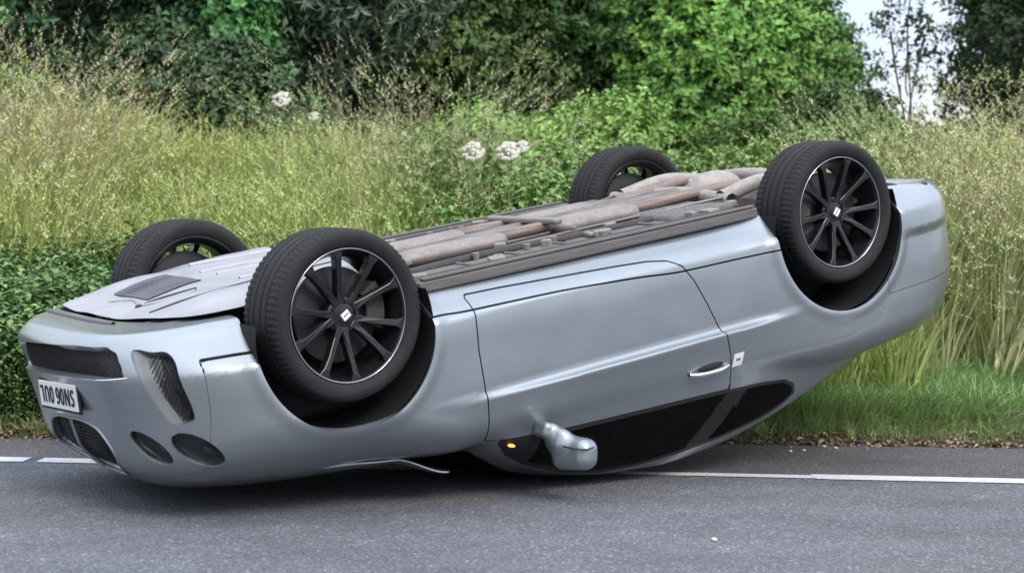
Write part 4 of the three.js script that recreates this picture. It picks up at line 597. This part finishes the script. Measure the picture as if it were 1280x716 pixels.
  const discG = lathe([[0.08, 0.018], [0.195, 0.018], [0.195, -0.012], [0.08, -0.012]], 64), caliperG = (() => { const s = new THREE.Shape(); s.absarc(0, 0, 0.212, -0.45, 0.45, false); s.absarc(0, 0, 0.135, 0.45, -0.45, true); return new THREE.ExtrudeGeometry(s, { depth: 0.07, bevelEnabled: true, bevelSize: 0.006, bevelThickness: 0.006, bevelSegments: 2, curveSegments: 16 }).translate(0, 0, -0.03); })();
  const hubBackG = merge([new THREE.CylinderGeometry(0.07, 0.085, 0.10, 20).rotateX(Math.PI / 2).translate(0, 0, -0.03), box(0.09, 0.26, 0.05, 0.0, 0.0, -0.055, 0.02)]);
  for (const front of [true, false]) for (const s of [1, -1]) {
    const ax = front ? 1.373 : -1.373, y = 0.363 - (front ? 0.1317 : 0.0849), z = s * (front ? 0.8115 : 0.8035), steer = front ? -0.0855 : 0;
    const w = new THREE.Group(); w.name = 'wheel'; w.position.set(ax, y, z); w.rotation.y = steer; car.add(w);
    const half = (g) => { if (s > 0) return g; const m = g.clone(); m.rotateY(Math.PI); return m; }, spin = front ? 0 : 0.30;
    const put = (n, g, m) => { const q = mesh(n, half(g), m, w); q.rotation.z = s > 0 ? spin : -spin; return q; };
    put('tyre', tyreG, M.rubber); put('rim', rimG, M.gloss); put('rim_lip', lipG, M.lip);
    for (let i = 0; i < 10; i++) { const q = put('spoke', spokes[i % 2], M.gloss); q.rotation.z += s * Math.floor(i / 2) * Math.PI * 0.4; }
    put('hub', hubG, M.gloss); put('hub_cap', capG, M.black); put('emblem', emblemG, M.white).rotation.z = s * (front ? 0.52 : 0.9);
    mesh('brake_disc', half(discG), M.disc, w); const c = mesh('brake_caliper', half(caliperG), M.under, w); c.rotation.z = front ? Math.PI : 0; mesh('wheel_carrier', half(hubBackG), M.steel, w);
    // suspension
    const zi = s * 0.36;
    part('drive_shaft', tube([[ax, y, z - s * 0.04], [ax, y * 0.6 + 0.12, s * 0.5], [ax, 0.27, zi * 0.6]], 0.022, 12, 10), M.steel);
    if (front) { part('lower_arm', merge([tube([[ax + 0.02, y - 0.11, z - s * 0.06], [ax - 0.05, 0.155, s * 0.55], [ax - 0.2, 0.19, zi]], 0.026, 18, 10), tube([[ax + 0.02, y - 0.11, z - s * 0.06], [ax + 0.1, 0.16, s * 0.55], [ax + 0.2, 0.19, zi]], 0.022, 18, 10)]), M.arm); part('tie_rod', tube([[ax + 0.13, y, z - s * 0.07], [ax + 0.12, 0.2, s * 0.5], [ax + 0.12, 0.24, zi]], 0.013, 10, 8), M.steel); }
    else { const sh = new THREE.Shape([[-0.06, 0], [0.06, 0], [0.13, 0.36], [-0.11, 0.36]].map((q) => new THREE.Vector2(...q))); const g = new THREE.ExtrudeGeometry(sh, { depth: 0.05, bevelEnabled: true, bevelSize: 0.02, bevelThickness: 0.016, bevelSegments: 3 }); g.rotateX(-Math.PI / 2); g.rotateX(s > 0 ? 0 : Math.PI); g.rotateX(s * -0.10); g.translate(ax - 0.02, y - 0.045, z - s * 0.10); part('lower_arm', g, M.arm); part('spring', new THREE.TubeGeometry(new (class extends THREE.Curve { getPoint(t) { const a = t * 12 * Math.PI; return new THREE.Vector3(ax + 0.1 + 0.055 * Math.cos(a), 0.16 + 0.28 * t, s * 0.58 + 0.055 * Math.sin(a)); } })(), 160, 0.009, 6), M.under); }
    const A = ARCH[front ? 0 : 1], R = A.r + 0.004, pr = [];
    for (let i = 0; i <= 40; i++) { const lo = -Math.asin((A.y - (front ? 0.19 : 0.22)) / R), a = lo + (Math.PI - 2 * lo) * i / 40; pr.push([A.x + R * Math.cos(a), A.y + R * Math.sin(a)]); }
    const shp = new THREE.Shape(pr.map((q) => new THREE.Vector2(...q))); const cap = new THREE.ShapeGeometry(shp); cap.translate(0, 0, s * 0.56);
    const p = [], ix = []; pr.forEach((q, i) => { p.push(q[0], q[1], s * 0.56, q[0], q[1], s * 0.938); if (i) ix.push(2 * i - 2, 2 * i - 1, 2 * i, 2 * i - 1, 2 * i + 1, 2 * i); });
    const lg = new THREE.BufferGeometry(); lg.setAttribute('position', new THREE.Float32BufferAttribute(p, 3)); lg.setAttribute('uv', new THREE.Float32BufferAttribute(p.length / 3 * 2, 2)); lg.setIndex(ix); lg.computeVertexNormals();
    part('arch_liner', merge([lg, cap]), M.liner);
  }
  // mirrors, handles, small things on the flanks
  for (const s of [1, -1]) {
    const rb = (x, y, z, a, b, c, r, rz, ry) => { const cz = Math.cos(rz), sz = Math.sin(rz), cy = Math.cos(ry), sy = Math.sin(ry); return (px, py, pz) => { let dx = px - x, dy = py - y, dz = pz - z; [dx, dz] = [dx * cy - dz * sy, dx * sy + dz * cy]; [dx, dy] = [dx * cz + dy * sz, -dx * sz + dy * cz]; const qx = Math.abs(dx) - a + r, qy = Math.abs(dy) - b * (1 - 0.9 * dz) + r, qz = Math.abs(dz) - c + r; return Math.hypot(Math.max(qx, 0), Math.max(qy, 0), Math.max(qz, 0)) + Math.min(Math.max(qx, qy, qz), 0) - r; }; };
    const hd = rb(0.452, 1.018, 1.05, 0.058, 0.072, 0.105, 0.048, -0.25, -0.25), ar = rb(0.520, 0.912, 0.945, 0.034, 0.036, 0.05, 0.022, -0.4, 0), ne = rb(0.490, 0.955, 0.985, 0.030, 0.05, 0.055, 0.028, -0.4, 0);
    const F = (x, y, z) => smin(smin(hd(x, y, z), ne(x, y, z), 0.05), ar(x, y, z), 0.035);
    const K = new Skin(F, [0.28, 0.8, 0.84], [0.68, 1.14, 1.24], 0.011), g = K.geo(K.tri); if (s < 0) { g.scale(1, 1, -1); const ii = g.index.array; for (let i = 0; i < ii.length; i += 3) { const t = ii[i]; ii[i] = ii[i + 1]; ii[i + 1] = t; } }
    const mir = part('door_mirror', g, M.paint); mesh('mirror_glass', new THREE.CircleGeometry(0.066, 28).scale(1.35, 1, 1).rotateY(-Math.PI / 2).rotateY(s * 0.25).translate(0.390, 1.02, s * 1.05), M.chrome, mir);
    mesh('mirror_seam', tube([[0.515, 0.97, s * 1.06], [0.505, 0.975, s * 1.12], [0.46, 0.985, s * 1.158], [0.42, 0.985, s * 1.155]], 0.0035, 20, 6), M.black, mir);
    const hz = (x, y, d) => [x, y, s * (sideZ(x, y) + d)];
    part('door_handle', tube([hz(-0.315, 0.862, 0.004), hz(-0.36, 0.868, 0.026), hz(-0.43, 0.871, 0.031), hz(-0.50, 0.871, 0.024), hz(-0.55, 0.868, 0.003)], 0.0105, 30, 10).scale(1, 1, 1), M.chrome);
    const cup = new THREE.SphereGeometry(1, 24, 14).scale(0.085, 0.021, 0.012); cup.translate(-0.44, 0.845, s * (sideZ(-0.44, 0.845) - 0.004)); part('handle_recess', cup, M.black);
  }
  { const g = []; for (const [i, m] of [[0, M.white], [1, M.lip]]) { const q = new THREE.PlaneGeometry(0.062 - i * 0.034, 0.066 - i * 0.054, 6, 6), p = q.attributes.position; for (let k = 0; k < p.count; k++) { const x = p.getX(k) - 0.612 + p.getY(k) * 0.12, y = p.getY(k) + 0.852; p.setXYZ(k, x, y, sideZ(x, y) + 0.002 + i * 0.001); } q.computeVertexNormals(); g.push([q, m]); }
    const st = part('sticker', g[0][0], M.white, 'small white paper sticker behind the door handle'); mesh('sticker_print', g[1][0], M.lip, st); }
  part('indicator_lamp', new THREE.SphereGeometry(1, 20, 12).scale(0.019, 0.007, 0.008).rotateZ(-0.35).translate(0.652, 0.962, sideZ(0.652, 0.962) + 0.004), M.amber, 'small glowing amber lamp by the mirror');
  // cabin
  for (const s of [1, -1]) { part('seat', merge([box(0.52, 0.16, 0.5, 0.15, 0.47, s * 0.38, 0.06), box(0.16, 0.62, 0.5, -0.22, 0.78, s * 0.38, 0.06, 0, 0.25), box(0.1, 0.2, 0.28, -0.32, 1.15, s * 0.38, 0.045, 0, 0.2)]), M.leather); }
  part('rear_seat', merge([box(0.5, 0.2, 1.2, -0.75, 0.50, 0, 0.06), box(0.18, 0.55, 1.3, -1.02, 0.80, 0, 0.06, 0, 0.25), box(0.12, 0.2, 1.22, -0.86, 1.10, 0, 0.05, 0, 0.3)]), M.leather); part('dashboard', box(0.4, 0.3, 1.4, 0.85, 0.82, 0, 0.08), M.leather); part('parcel_shelf', box(0.7, 0.05, 1.2, -1.35, 0.98, 0, 0.02), M.leather);
  part('steering_wheel', new THREE.TorusGeometry(0.18, 0.016, 10, 40).rotateY(Math.PI / 2).rotateZ(0.4).translate(0.52, 0.86, 0.38), M.leather);
  // place the whole: its base on the road below, every part moved to match
  car.rotation.copy(P.rot); car.position.set(P.pos.x, 0.002, P.pos.z);
  const off = new THREE.Vector3(0, P.pos.y + 0.004 - 0.002, 0).applyMatrix4(new THREE.Matrix4().makeRotationFromEuler(P.rot).transpose());
  for (const c of car.children) c.position.add(off);
}
renderer.render(scene, camera);
